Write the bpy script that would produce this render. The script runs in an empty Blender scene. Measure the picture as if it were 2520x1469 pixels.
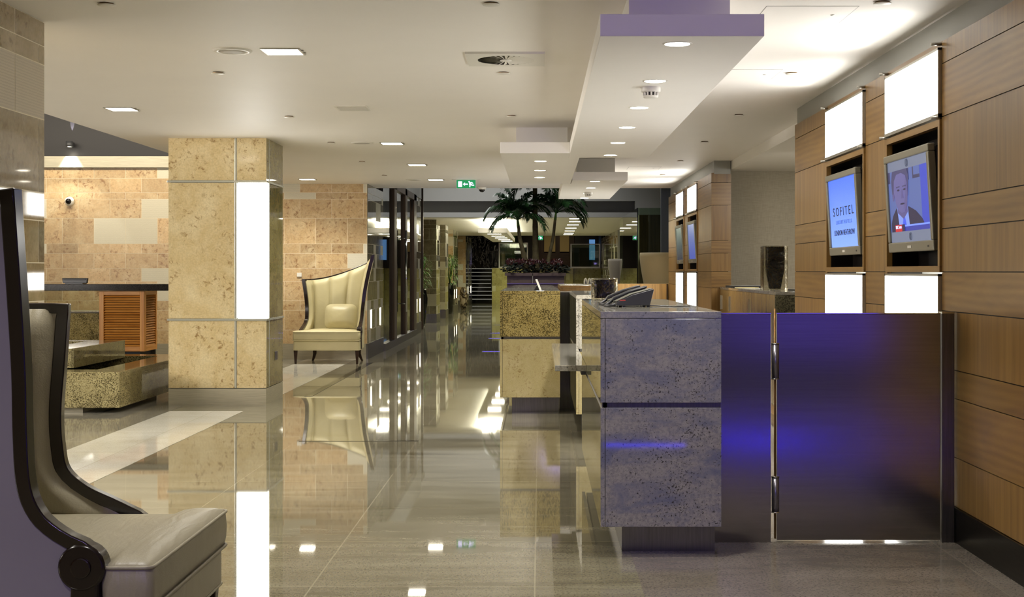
import bpy, bmesh, math, random
from mathutils import Vector, Matrix

SC = bpy.context.scene
COL = SC.collection
PI = math.pi

# ------------------------------------------------------------------ helpers
def lin(h):
    h = h.lstrip('#')
    out = []
    for i in (0, 2, 4):
        v = int(h[i:i+2], 16) / 255
        out.append(v / 12.92 if v <= .04045 else ((v + .055) / 1.055) ** 2.4)
    return tuple(out) + (1.0,)

class MB:
    """collects geometry, then links it as one mesh object"""
    def __init__(self):
        self.v = []; self.f = []; self.mi = []; self.tone = []; self.sm = []
    def add(self, vs, fs, mi=0, tone=(.5, 0, .5), smooth=False):
        b = len(self.v)
        self.v += [tuple(p) for p in vs]
        for f in fs:
            self.f.append([b + i for i in f]); self.mi.append(mi); self.tone.append(tone); self.sm.append(smooth)
        return self
    def quad(self, a, b, c, d, mi=0, tone=(.5, 0, .5)):
        return self.add([a, b, c, d], [(0, 1, 2, 3)], mi, tone)
    def box(self, x0, x1, y0, y1, z0, z1, mi=0, tone=(.5, 0, .5)):
        vs = [(x0,y0,z0),(x1,y0,z0),(x1,y1,z0),(x0,y1,z0),(x0,y0,z1),(x1,y0,z1),(x1,y1,z1),(x0,y1,z1)]
        return self.add(vs, [(3,2,1,0),(4,5,6,7),(0,1,5,4),(1,2,6,5),(2,3,7,6),(3,0,4,7)], mi, tone)
    def prism(self, pts, z0, z1, mi=0, smooth=False):
        """pts: ccw outline in XY"""
        n = len(pts)
        vs = [(p[0], p[1], z0) for p in pts] + [(p[0], p[1], z1) for p in pts]
        fs = [tuple(range(n-1, -1, -1)), tuple(range(n, 2*n))] 
        self.add(vs, fs, mi)
        b = len(self.v) - 2*n
        for i in range(n):
            j = (i + 1) % n
            self.f.append([b+i, b+j, b+n+j, b+n+i]); self.mi.append(mi); self.tone.append((.5,0,.5)); self.sm.append(smooth)
        return self
    def plate(self, pts, y0, y1, mi=0):
        """outline in XZ (ccw seen from -Y), extruded in Y"""
        n = len(pts)
        vs = [(p[0], y0, p[1]) for p in pts] + [(p[0], y1, p[1]) for p in pts]
        fs = [tuple(range(n)), tuple(range(2*n-1, n-1, -1))]
        for i in range(n):
            j = (i + 1) % n
            fs.append((i, i+n, j+n, j))
        return self.add(vs, fs, mi)
    def side_plate(self, pts, x0, x1, mi=0, smooth=False):
        """outline in YZ, extruded in X"""
        n = len(pts)
        vs = [(x0, p[0], p[1]) for p in pts] + [(x1, p[0], p[1]) for p in pts]
        fs = [tuple(range(n)), tuple(range(2*n-1, n-1, -1))]
        for i in range(n):
            j = (i + 1) % n
            fs.append((i, i+n, j+n, j))
        return self.add(vs, fs, mi, smooth=smooth)
    def lathe(self, prof, c=(0, 0, 0), seg=24, mi=0, smooth=True, cap=True):
        """prof: list of (r, z)"""
        vs, fs = [], []
        for r, z in prof:
            for k in range(seg):
                a = 2 * PI * k / seg
                vs.append((c[0] + r * math.cos(a), c[1] + r * math.sin(a), c[2] + z))
        for i in range(len(prof) - 1):
            for k in range(seg):
                k2 = (k + 1) % seg
                fs.append((i*seg+k, i*seg+k2, (i+1)*seg+k2, (i+1)*seg+k))
        self.add(vs, fs, mi, smooth=smooth)
        if cap:
            b = len(self.v) - len(vs)
            for base, rev in ((0, True), ((len(prof)-1)*seg, False)):
                if prof[0 if rev else -1][0] < 1e-4: continue
                ids = [b + base + k for k in range(seg)]
                if rev: ids.reverse()
                self.f.append(ids); self.mi.append(mi); self.tone.append((.5,0,.5)); self.sm.append(False)
        return self
    def tube(self, pts, r, seg=8, mi=0, smooth=True):
        """r: number or list"""
        pts = [Vector(p) for p in pts]
        n = len(pts)
        rs = r if isinstance(r, (list, tuple)) else [r] * n
        t0 = (pts[1] - pts[0]).normalized()
        up = Vector((0, 0, 1)) if abs(t0.z) < .9 else Vector((1, 0, 0))
        nrm = t0.cross(up).normalized()
        vs, fs = [], []
        for i in range(n):
            t = (pts[min(i+1, n-1)] - pts[max(i-1, 0)]).normalized()
            nrm = (nrm - t * nrm.dot(t)).normalized()
            bn = t.cross(nrm)
            for k in range(seg):
                a = 2 * PI * k / seg
                vs.append(pts[i] + (nrm * math.cos(a) + bn * math.sin(a)) * rs[i])
        for i in range(n - 1):
            for k in range(seg):
                k2 = (k + 1) % seg
                fs.append((i*seg+k, i*seg+k2, (i+1)*seg+k2, (i+1)*seg+k))
        fs.append(tuple(range(seg-1, -1, -1))); fs.append(tuple((n-1)*seg + k for k in range(seg)))
        return self.add(vs, fs, mi, smooth=smooth)
    def taper(self, c0, s0, c1, s1, mi=0):
        """square tapered post from c0 (half size s0) to c1"""
        vs = []
        for c, s in ((c0, s0), (c1, s1)):
            vs += [(c[0]-s, c[1]-s, c[2]), (c[0]+s, c[1]-s, c[2]), (c[0]+s, c[1]+s, c[2]), (c[0]-s, c[1]+s, c[2])]
        return self.add(vs, [(3,2,1,0),(4,5,6,7),(0,1,5,4),(1,2,6,5),(2,3,7,6),(3,0,4,7)], mi)
    def grid(self, rows, mi=0, smooth=True, closed=False):
        nr, nc = len(rows), len(rows[0])
        vs = [p for r in rows for p in r]
        fs = []
        for i in range(nr - 1):
            for j in range(nc - (0 if closed else 1)):
                j2 = (j + 1) % nc
                fs.append((i*nc+j, i*nc+j2, (i+1)*nc+j2, (i+1)*nc+j))
        return self.add(vs, fs, mi, smooth=smooth)
    def build(self, name, mats, parent=None, bevel=0, sharp=0, center=True, fixn=False):
        if not isinstance(mats, (list, tuple)): mats = [mats]
        me = bpy.data.meshes.new(name)
        off = Vector((0, 0, 0))
        if parent is not None:
            q = parent
            while q is not None:
                off += q.location; q = q.parent
        elif center and self.v:
            xs = [p[0] for p in self.v]; ys = [p[1] for p in self.v]; zs = [p[2] for p in self.v]
            off = Vector(((min(xs)+max(xs))/2, (min(ys)+max(ys))/2, min(zs)))
        me.from_pydata([Vector(p) - off for p in self.v], [], self.f)
        for m in mats: me.materials.append(m)
        for i, p in enumerate(me.polygons):
            p.material_index = self.mi[i]; p.use_smooth = self.sm[i]
        ca = me.color_attributes.new('tone', 'FLOAT_COLOR', 'CORNER')
        k = 0
        for i, p in enumerate(me.polygons):
            t = self.tone[i]
            for _ in p.loop_indices:
                ca.data[k].color = (t[0], t[1], t[2], 1); k += 1
        if fixn:
            bm = bmesh.new(); bm.from_mesh(me); bmesh.ops.recalc_face_normals(bm, faces=bm.faces); bm.to_mesh(me); bm.free()
        if sharp: me.set_sharp_from_angle(angle=math.radians(sharp))
        me.update()
        o = bpy.data.objects.new(name, me)
        COL.objects.link(o)
        if parent is not None: o.parent = parent
        else: o.location = off
        if bevel:
            md = o.modifiers.new('bevel', 'BEVEL'); md.width = bevel; md.segments = 2; md.limit_method = 'ANGLE'
            md.angle_limit = math.radians(40)
        return o

def tag(o, label, cat, group=None, kind=None):
    if label: o['label'] = label
    if cat: o['category'] = cat
    if group: o['group'] = group
    if kind: o['kind'] = kind
    return o
def thing(name, label, cat, loc=(0, 0, 0), group=None):
    o = bpy.data.objects.new(name, None); COL.objects.link(o)
    o.location = loc; o.empty_display_size = .1
    return tag(o, label, cat, group)
def struct(o):
    o['kind'] = 'structure'; return o
def dup(root, loc, label=None, rot=None):
    r = root.copy(); COL.objects.link(r); r.location = loc
    if rot is not None: r.rotation_euler = rot
    if label: r['label'] = label
    for ch in list(root.children):
        c = ch.copy(); COL.objects.link(c); c.parent = r
        for g in list(ch.children):
            d = g.copy(); COL.objects.link(d); d.parent = c
    return r

# ------------------------------------------------------------------ materials
def node(nt, typ, props=None, **ins):
    n = nt.nodes.new('ShaderNode' + typ)
    for k, v in (props or {}).items(): setattr(n, k, v)
    for k, v in ins.items():
        key = int(k[1:]) if k[0] == '_' and k[1:].isdigit() else k.replace('_', ' ')
        s = n.inputs[key]
        if isinstance(v, bpy.types.NodeSocket): nt.links.new(v, s)
        else: s.default_value = v
    return n
def newmat(name):
    m = bpy.data.materials.new(name); m.use_nodes = True
    nt = m.node_tree
    return m, nt, nt.nodes['Principled BSDF']
def setp(nt, b, **kw):
    for k, v in kw.items():
        s = b.inputs[k.replace('_', ' ')]
        if isinstance(v, bpy.types.NodeSocket): nt.links.new(v, s)
        else: s.default_value = v
def ramp(nt, fac, stops):
    r = nt.nodes.new('ShaderNodeValToRGB')
    nt.links.new(fac, r.inputs[0])
    e = r.color_ramp.elements
    while len(e) < len(stops): e.new(.5)
    for i, (p, c) in enumerate(stops):
        e[i].position = p; e[i].color = lin(c) if isinstance(c, str) else c
    return r.outputs[0]
def mixc(nt, fac, a, b, mode='MIX'):
    n = nt.nodes.new('ShaderNodeMix'); n.data_type = 'RGBA'; n.blend_type = mode
    for s, v in ((n.inputs[0], fac), (n.inputs[6], a), (n.inputs[7], b)):
        if isinstance(v, bpy.types.NodeSocket): nt.links.new(v, s)
        else: s.default_value = lin(v) if isinstance(v, str) else v
    return n.outputs[2]
def math_(nt, op, a, b=0.0, clamp=False):
    n = nt.nodes.new('ShaderNodeMath'); n.operation = op; n.use_clamp = clamp
    for s, v in ((n.inputs[0], a), (n.inputs[1], b)):
        if isinstance(v, bpy.types.NodeSocket): nt.links.new(v, s)
        else: s.default_value = v
    return n.outputs[0]
def objco(nt, scale=(1, 1, 1), rot=(0, 0, 0), off=None, loc=(0, 0, 0)):
    tc = nt.nodes.new('ShaderNodeTexCoord')
    src = tc.outputs['Object']
    if off is not None:
        va = nt.nodes.new('ShaderNodeVectorMath'); va.operation = 'ADD'
        nt.links.new(src, va.inputs[0]); nt.links.new(off, va.inputs[1]); src = va.outputs[0]
    mp = node(nt, 'Mapping', None, Vector=src, Scale=scale, Rotation=rot, Location=loc)
    return mp.outputs[0]
def noise(nt, vec, scale, detail=4, rough=.6, dist=0.0):
    return node(nt, 'TexNoise', None, Vector=vec, Scale=scale, Detail=detail, Roughness=rough, Distortion=dist).outputs[0]

def plain(name, c, rough=.5, metal=0.0, **kw):
    m, nt, b = newmat(name)
    setp(nt, b, Base_Color=lin(c), Roughness=rough, Metallic=metal, **kw)
    return m
def glow(name, c, s):
    m, nt, b = newmat(name)
    setp(nt, b, Base_Color=(0, 0, 0, 1), Emission_Color=lin(c), Emission_Strength=s, Roughness=.4)
    return m
def paint(name, c, rough=.6, amt=.03):
    m, nt, b = newmat(name)
    v = objco(nt)
    n = noise(nt, v, 1.3, 3)
    k = lin(c)
    lo = tuple(x * (1 - amt) for x in k[:3]) + (1,)
    setp(nt, b, Base_Color=ramp(nt, n, [(.3, lo), (.7, k)]), Roughness=rough)
    bp = node(nt, 'Bump', None, Height=noise(nt, v, 60, 2), Strength=.03, Distance=.01)
    setp(nt, b, Normal=bp.outputs[0])
    return m
def stone(name, base, light, vein, pale, rough=.12, vscale=1.0, spec=.5):
    """ashlar limestone: tone.r brightness, tone.g pale ribbed block, tone.b offset"""
    m, nt, b = newmat(name)
    at = node(nt, 'Attribute', {'attribute_name': 'tone'})
    sep = node(nt, 'SeparateColor', None, Color=at.outputs[0])
    off = node(nt, 'CombineXYZ', None, X=math_(nt, 'MULTIPLY', sep.outputs[2], 37.0), Y=math_(nt, 'MULTIPLY', sep.outputs[2], 17.0), Z=math_(nt, 'MULTIPLY', sep.outputs[0], 11.0))
    v = objco(nt, off=off.outputs[0])
    big = noise(nt, v, 3.2 * vscale, 5, .62, .4)
    cloud = ramp(nt, big, [(.30, light), (.52, base), (.75, light)])
    fine = noise(nt, v, 17 * vscale, 6, .74, .45)
    patch = noise(nt, v, 2.3 * vscale, 3, .5, .2)
    spots = math_(nt, 'MULTIPLY', ramp(nt, fine, [(.53, '000000'), (.62, 'ffffff')]), ramp(nt, patch, [(.38, '000000'), (.58, 'ffffff')]))
    c = mixc(nt, math_(nt, 'MULTIPLY', spots, .75), cloud, vein)
    g2 = noise(nt, v, 45 * vscale, 3, .6)
    c = mixc(nt, .25, c, ramp(nt, g2, [(.3, '6a5a40'), (.7, 'ffffff')]), 'MULTIPLY')
    sc = math_(nt, 'ADD', math_(nt, 'MULTIPLY', sep.outputs[0], .42), .72)
    c = mixc(nt, 1.0, c, node(nt, 'CombineColor', None, Red=sc, Green=sc, Blue=sc).outputs[0], 'MULTIPLY')
    ribv = node(nt, 'TexWave', {'bands_direction': 'Z'}, Vector=v, Scale=22.0, Distortion=2.5, Detail=2.0, Detail_Scale=3.0).outputs[0]
    pal = mixc(nt, .2, pale, ramp(nt, ribv, [(.2, '8a8068'), (.7, 'ffffff')]), 'MULTIPLY')
    c = mixc(nt, sep.outputs[1], c, pal)
    r = math_(nt, 'ADD', math_(nt, 'MULTIPLY', sep.outputs[1], .35), rough)
    setp(nt, b, Base_Color=c, Roughness=r, Specular_IOR_Level=spec)
    return m
def slab(name, base, light, vein, rough=.12, scale=1.0, spec=.5):
    """large polished limestone slab with brown fossil marks"""
    m, nt, b = newmat(name)
    v = objco(nt)
    cloud = ramp(nt, noise(nt, v, 2.6 * scale, 5, .62, .3), [(.32, light), (.55, base), (.78, light)])
    fine = noise(nt, v, 19 * scale, 7, .76, .5)
    patch = noise(nt, v, 3.0 * scale, 4, .6, .3)
    s = math_(nt, 'MULTIPLY', ramp(nt, fine, [(.53, '000000'), (.61, 'ffffff')]), ramp(nt, patch, [(.42, '000000'), (.58, 'ffffff')]))
    c = mixc(nt, math_(nt, 'MULTIPLY', s, .7), cloud, vein)
    c = mixc(nt, .2, c, ramp(nt, noise(nt, v, 60 * scale, 2), [(.3, '6a5a40'), (.7, 'ffffff')]), 'MULTIPLY')
    setp(nt, b, Base_Color=c, Roughness=rough, Specular_IOR_Level=spec)
    return m
def granite(name, base, light, dark, rough=.1, scale=1.0, dk=.56, spec=.5, vein=None, vamt=.35, grain=1.0):
    """speckled granite: fine light/dark crystals, black specks, faint slanting cloud bands"""
    m, nt, b = newmat(name)
    v = objco(nt)
    g = noise(nt, v, 62 * scale, 4, .7, .3)
    c = ramp(nt, g, [(.40, base), (.56, light)])
    cl = noise(nt, objco(nt, scale=(2.2, 2.2, 5.5), rot=(.0, .75, 0)), 1.5, 5, .65, .6)
    c = mixc(nt, math_(nt, 'MULTIPLY', ramp(nt, cl, [(.42, '000000'), (.64, 'ffffff')]), vamt), c, vein or base)
    s1 = noise(nt, v, 85 * scale, 3, .65, .3)
    dens = noise(nt, v, 6 * scale, 3, .6)
    th = math_(nt, 'ADD', s1, math_(nt, 'MULTIPLY', math_(nt, 'SUBTRACT', dens, .5), .35))
    c = mixc(nt, math_(nt, 'MULTIPLY', ramp(nt, th, [(dk, '000000'), (dk + .06, 'ffffff')]), .9), c, dark)
    s2 = noise(nt, v, 42 * scale, 2, .5, .4)
    c = mixc(nt, math_(nt, 'MULTIPLY', ramp(nt, s2, [(.71, '000000'), (.75, 'ffffff')]), .75), c, dark)
    setp(nt, b, Base_Color=c, Roughness=rough, Specular_IOR_Level=spec)
    return m
def wood(name, dark, mid, light, rough=.32, fixed=None, sc=1.0):
    """tone.r brightness, tone.g grain direction (0 upright, 1 level)"""
    m, nt, b = newmat(name)
    at = node(nt, 'Attribute', {'attribute_name': 'tone'})
    sep = node(nt, 'SeparateColor', None, Color=at.outputs[0])
    off = node(nt, 'CombineXYZ', None, X=math_(nt, 'MULTIPLY', sep.outputs[2], 13.0), Y=math_(nt, 'MULTIPLY', sep.outputs[2], 29.0), Z=math_(nt, 'MULTIPLY', sep.outputs[2], 7.0))
    va = objco(nt, scale=(26*sc, 26*sc, 1.1*sc), off=off.outputs[0])
    vb = objco(nt, scale=(2*sc, 1.3*sc, 9*sc), off=off.outputs[0])
    na = noise(nt, va, 1.0, 5, .6, .3)
    wv = node(nt, 'TexWave', {'bands_direction': 'Z'}, Vector=vb, Scale=.9, Distortion=6.0, Detail=2.0, Detail_Scale=.5).outputs[0]
    nb = math_(nt, 'ADD', math_(nt, 'MULTIPLY', wv, .16), math_(nt, 'MULTIPLY', noise(nt, vb, 1.0, 6, .65, .8), .84))
    f = node(nt, 'Mix', {'data_type': 'FLOAT'})
    nt.links.new(sep.outputs[1], f.inputs[0]); nt.links.new(na, f.inputs[2]); nt.links.new(nb, f.inputs[3])
    c = ramp(nt, f.outputs[0], [(.28, dark), (.5, mid), (.74, light)])
    s = math_(nt, 'ADD', math_(nt, 'MULTIPLY', sep.outputs[0], .4), .8)
    c = mixc(nt, 1.0, c, node(nt, 'CombineColor', None, Red=s, Green=s, Blue=s).outputs[0], 'MULTIPLY')
    setp(nt, b, Base_Color=c, Roughness=rough)
    return m
def brushed(name, c, rough=.28, aniso=.7, rot=0.0, streak=(2, 2, 60), metal=1.0, amt=.25):
    m, nt, b = newmat(name)
    v = objco(nt, scale=streak)
    n = noise(nt, v, 3.0, 4, .6)
    k = lin(c)
    lo = tuple(x * (1 - amt) for x in k[:3]) + (1,)
    tg = node(nt, 'Tangent', {'direction_type': 'RADIAL', 'axis': 'Z'})
    setp(nt, b, Base_Color=ramp(nt, n, [(.3, lo), (.7, k)]), Roughness=rough, Metallic=metal, Anisotropic=aniso, Anisotropic_Rotation=rot, Tangent=tg.outputs[0])
    return m
def glass(name, c, rough=.0, ior=1.45, alpha=None):
    m, nt, b = newmat(name)
    setp(nt, b, Base_Color=lin(c), Roughness=rough, Transmission_Weight=1.0, IOR=ior)
    return m
def pane(name, c, opac=.12):
    """thin sheet glass: mostly clear, mirror at grazing angles"""
    m, nt, b = newmat(name)
    out = nt.nodes['Material Output']
    tr = node(nt, 'BsdfTransparent', None, Color=lin(c))
    gl = node(nt, 'BsdfGlossy', None, Color=(1, 1, 1, 1), Roughness=.0)
    fr = node(nt, 'Fresnel', None, IOR=1.5)
    f = math_(nt, 'ADD', math_(nt, 'MULTIPLY', fr.outputs[0], 1.0 - opac), opac * .3, True)
    mx = nt.nodes.new('ShaderNodeMixShader')
    nt.links.new(f, mx.inputs[0]); nt.links.new(tr.outputs[0], mx.inputs[1]); nt.links.new(gl.outputs[0], mx.inputs[2])
    nt.links.new(mx.outputs[0], out.inputs[0])
    return m

M = {}
M['ceil'] = paint('ceiling_paint', 'f1ede6', .55)
M['raft'] = paint('raft_paint', 'e9e6e0', .5)
M['grey'] = paint('grey_paint', '9a9a94', .5, .08)
M['grey2'] = paint('grey_bulkhead', 'a4a4a2', .6)
M['grey3'] = paint('recess_shaded_grey', '8b8b89', .6)  # recess and gap shade put into a darker grey
M['dark'] = paint('charcoal_paint', '222124', .6)
M['black'] = plain('matt_black', '070706', .6)
M['stone'] = stone('ashlar_limestone', 'ccad7f', 'dec79d', '86541e', 'd6d0bc', .38)
M['stone_pol'] = stone('polished_limestone_dimmed', '726b54', '8a8268', '4d4026', '918b74', .035, 1.0, .8)  # ashlar stone greyed: grazing reflection and shade put into the colour
M['grout'] = plain('grout', 'e6dcc2', .7)
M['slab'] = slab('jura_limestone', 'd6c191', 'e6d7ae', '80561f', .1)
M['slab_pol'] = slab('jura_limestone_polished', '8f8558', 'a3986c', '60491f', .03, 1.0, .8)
M['lime'] = slab('lime_yellow', 'beb080', 'cabd93', '84632e', .1, 2.0)
M['gran_grey'] = granite('grey_granite', '87838c', '9d989d', '322f31', .05, 1.15, .60, .5, '666a8c', .8)
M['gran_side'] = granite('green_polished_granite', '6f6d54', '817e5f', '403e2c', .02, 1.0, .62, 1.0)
M['gran_white'] = granite('white_granite', 'b9b4a4', 'd0ccbe', '55503f', .1, 1.0, .57)
M['gran_yel'] = granite('yellow_granite', '8f7d47', 'b5a46e', '352e18', .1, 1.5, .50, .5, 'a08c50', .5)
M['gran_pale'] = granite('pale_gold_granite', '968a5e', 'b8ac80', '39321c', .07, 1.15, .51, .5, '7d7350', .4)
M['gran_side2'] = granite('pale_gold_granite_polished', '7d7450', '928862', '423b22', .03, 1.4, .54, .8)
M['gran_top'] = granite('polished_counter_top', '8f8b80', 'a9a599', '55524b', .04, 1.2, .6, .8)
M['gran_blk'] = granite('black_granite', '201e1c', '34312e', '0e0d0c', .12, 1.2)
M['wood'] = wood('cherry_veneer', '715430', '876739', '987845')
M['wood_or'] = wood('orange_oak', 'b0702a', 'd38f3e', 'e5a858', .4)
M['wood_dk'] = wood('dark_walnut', '2a1d12', '3b2a1a', '4a3622', .4)
M['wood_lt'] = wood('light_oak', 'a07a42', 'bf9555', 'd0a868', .35)
M['frame'] = plain('espresso_lacquer', '1a0f0a', .2, 0, Coat_Weight=.25, Coat_Roughness=.1)
M['leg'] = plain('espresso_leg', '2c1609', .25)
M['cream'] = None
M['steel'] = brushed('brushed_steel', '8d8a86', .3, .8, .0, (40, 40, 1.5))
M['gate'] = brushed('brushed_gate_steel', 'b0aba5', .19, .75, .0, (.7, .7, 40), 1.0, .14)
M['skirt'] = brushed('brushed_skirting', 'c6bfa8', .4, .4, .0, (2, 2, 60), .55)
M['chrome'] = plain('chrome', 'd6d4cc', .08, 1.0)
M['alu'] = plain('aluminium', 'b4b1a8', .35, .9)
M['brass'] = plain('aged_brass', '7a5a30', .35, .8)
M['light'] = glow('light_panel', 'fffdf6', 5.0)
M['lamp'] = glow('downlight_glow', 'fff6e0', 14.0)
M['blue'] = glow('blue_led', '2a18ff', 24.0)
M['violet'] = glow('violet_led', '7a68b0', .22)
M['plastic'] = plain('charcoal_plastic', '26262a', .35)
M['plastic_s'] = plain('silver_plastic', '8f8b7c', .35, .4)
M['white'] = plain('white_plastic', 'dcd9cf', .35)
M['smoked'] = plain('smoked_dome', '0c0b10', .05)
M['planter'] = brushed('planter_mauve', '6a5850', .5, 0, 0, (60, 60, 1), .0, .2)
M['pot'] = paint('taupe_pot', 'a3946e', .7, .12)
M['pot2'] = paint('grey_pot', '857d70', .7, .1)
M['chrome_pot'] = plain('dark_mirror_glaze', '3a3a34', .06, .9)
M['leaf'] = None
M['trunk'] = None
# more materials
def leafmat(name, a, b_, rough=.4):
    m, nt, b = newmat(name)
    n = noise(nt, objco(nt), 9, 3)
    setp(nt, b, Base_Color=ramp(nt, n, [(.3, a), (.7, b_)]), Roughness=rough)
    return m
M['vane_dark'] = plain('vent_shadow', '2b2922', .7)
M['strip_metal'] = plain('satin_strip', 'cfcfc0', .25, .55)
M['dark_body'] = plain('dark_body', '3c3d40', .4)
M['pane'] = pane('sheet_glass', 'f2f5ee', .12)
M['wood_gl'] = M['wood']
M['pane2'] = pane('clear_glass', 'cfdccb', .03)
M['glass_edge'] = plain('glass_edge', '0c1512', .1)
M['slate'] = paint('slate_paint', '4d535a', .5)
M['wood_mid'] = wood('mid_walnut', '3f2e1a', '5a4226', '6d5332', .4)
M['stone_olive'] = stone('olive_limestone', 'a59a5c', 'b8ad70', '6b5a28', 'bdb488', .15)
M['grout_dk'] = plain('grout_dark', '8a825a', .7)
M['grout_pol'] = plain('grout_polished', 'b5ae98', .5)
M['step'] = plain('dark_step', '16150f', .12)
M['nosing'] = glow('glowing_nosing', 'a8a698', .3)  # pale nosing given a faint glow, though it is no lamp
M['lounge'] = paint('lounge_wall', '1a110a', .5)
M['dimcream'] = paint('dim_cream', 'b39b62', .6)
M['scr_far'] = glow('far_screen', '5a86b8', .55)
M['skirt_dk'] = brushed('dark_skirting_steel', '4a4844', .3, .5, .0, (2, 2, 40))
M['wood_plain'] = M['wood']
M['credenza'] = wood('credenza_veneer', '94794a', 'ab8f5c', 'bda26c', .12)
M['gran_dkg'] = granite('dark_green_granite', '55523f', '777258', '1f1d14', .1, 1.0, .52)
M['manila'] = plain('manila', 'c9bd8e', .6)
M['hinge'] = plain('hinge_steel', '8a8790', .3, .9)
M['leaf'] = leafmat('palm_leaf', '14301a', '2c5526')
M['leaf2'] = leafmat('bright_leaf', '2e5c1c', '6a9a38')
M['leaf3'] = leafmat('dark_leaf', '070f07', '16260f', .8)
M['flower'] = leafmat('red_bract', '3c1c18', '642e28')
M['trunk'] = leafmat('palm_trunk', '4a3f28', '6f6440', .7)
M['bamboo'] = leafmat('bamboo_green', '2c4212', '55742a', .4)
def leather(name, c):
    m, nt, b = newmat(name)
    v = objco(nt)
    k = lin(c); lo = tuple(x * .9 for x in k[:3]) + (1,)
    setp(nt, b, Base_Color=ramp(nt, noise(nt, v, 4, 3), [(.3, lo), (.7, k)]), Roughness=.42)
    h = math_(nt, 'ADD', math_(nt, 'MULTIPLY', noise(nt, v, 180, 2), .15), noise(nt, objco(nt, scale=(3, 14, 3), rot=(0, 0, .5)), 1.6, 2, .5, .8))
    setp(nt, b, Normal=node(nt, 'Bump', None, Height=h, Strength=.22, Distance=.02).outputs[0])
    return m
M['cream'] = leather('cream_leather', 'bdb38b')
M['taupe'] = leather('stone_leather', '958d75')
M['fabric'] = paint('outer_fabric', '7d777c', .75)
def wallpaper():
    m, nt, b = newmat('woven_wallpaper')
    h = noise(nt, objco(nt, scale=(14, 14, 160)), 1.0, 3)
    w = noise(nt, objco(nt, scale=(160, 160, 8)), 1.0, 3)
    c = ramp(nt, math_(nt, 'ADD', math_(nt, 'MULTIPLY', h, .5), math_(nt, 'MULTIPLY', w, .5)), [(.3, '8c8471'), (.7, 'a89f8a')])
    setp(nt, b, Base_Color=c, Roughness=.7)
    return m
M['paper'] = wallpaper()

def floor_mat(name, a, b_, c_, joint, speck, rough, streak=(1.1, 9, 1), tile=(.92, .92), joints=True, spec=.5):
    m, nt, b = newmat(name)
    v = objco(nt, scale=streak)
    n = noise(nt, v, 1.2, 6, .65, .5)
    n2 = noise(nt, objco(nt, scale=(.35, .8, 1)), 1.0, 3)
    f = math_(nt, 'ADD', math_(nt, 'MULTIPLY', n, .7), math_(nt, 'MULTIPLY', n2, .3))
    c = ramp(nt, f, [(.32, c_), (.47, b_), (.62, a)])
    sp = noise(nt, objco(nt, scale=(90, 90, 90)), 1.0, 3, .7)
    c = mixc(nt, .5, c, ramp(nt, sp, [(.34, speck), (.5, 'ffffff')]), 'MULTIPLY')
    if joints:
        br = nt.nodes.new('ShaderNodeTexBrick')
        br.offset = .0; br.squash = 1.0
        nt.links.new(objco(nt, loc=(.02, .0, 0)), br.inputs['Vector'])
        br.inputs['Scale'].default_value = 1.0; br.inputs['Mortar Size'].default_value = .0035
        br.inputs['Mortar Smooth'].default_value = .1
        br.inputs['Brick Width'].default_value = tile[0]; br.inputs['Row Height'].default_value = tile[1]
        br.inputs['Color1'].default_value = (0, 0, 0, 1); br.inputs['Color2'].default_value = (.25, .25, .25, 1); br.inputs['Mortar'].default_value = (.5, .5, .5, 1)
        br.inputs['Bias'].default_value = 0
        t = math_(nt, 'SUBTRACT', 1.06, math_(nt, 'MULTIPLY', br.outputs[0], .6))
        cc = node(nt, 'CombineColor', None, Red=t, Green=t, Blue=t).outputs[0]
        c = mixc(nt, 1.0, c, cc, 'MULTIPLY')
        c = mixc(nt, math_(nt, 'MULTIPLY', br.outputs[1], .7), c, joint)
    setp(nt, b, Base_Color=c, Roughness=rough, Specular_IOR_Level=spec)
    return m
M['floor'] = floor_mat('polished_floor', '908a76', '7f7965', '69624d', 'a8a18a', '5f5849', .028, (1.0, 6.5, 1), spec=.7)
M['floor_grey'] = floor_mat('grey_granite_floor', '9b968a', '8b8679', '777164', 'bdb7a4', '4f4a40', .06, (4, 4, 4), (.6, .6))
M['floor_white'] = floor_mat('white_marble_inlay', 'e6e2d6', 'dedacc', 'd2ccbc', 'c8c2ac', 'c9c4b4', .05, (2, 2, 2), (.6, 1.2))
M['floor_dark'] = plain('dark_granite_inlay', '3a3830', .06)
M['floor_right'] = floor_mat('warm_granite_floor', '857d73', '7d756b', '736b61', '8f877a', '4a443d', .09, (2.5, 6, 1), (1.9, 1.25))

def blockwall(mb, axis, fix, a0, a1, rows, w=.468, seed=1, shift=0., pale=.14, gap=.005, tone0=.5, sgn=1):
    """courses of cut blocks on a wall plane. axis 'x': wall along X at y=fix (faces -Y); 'y': wall along Y at x=fix (faces sgn*X)"""
    rnd = random.Random(seed)
    def pt(a, z, d=0.):
        return (a, fix - d, z) if axis == 'x' else (fix + sgn * d, a, z)
    def q(p0, p1, z0, z1, d, mi, tone):
        ps = [pt(p0, z0, d), pt(p1, z0, d), pt(p1, z1, d), pt(p0, z1, d)]
        if axis == 'y' and sgn < 0: ps.reverse()
        mb.add(ps, [(0, 1, 2, 3)], mi, tone)
    q(a0, a1, rows[0], rows[-1], 0, 1, (.5, 0, .5))
    for i in range(len(rows) - 1):
        z0, z1 = rows[i], rows[i + 1]
        a = a0 - w + ((shift + (i % 2) * w / 2) % w)
        while a < a1:
            b0, b1 = max(a, a0), min(a + w, a1)
            if b1 - b0 > .012:
                p = 1.0 if rnd.random() < pale else 0.0
                q(b0 + gap / 2, b1 - gap / 2, z0 + gap / 2, z1 - gap / 2, .0008, 0, (min(1, max(0, rnd.gauss(tone0, .2))), p, rnd.random()))
            a += w
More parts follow.
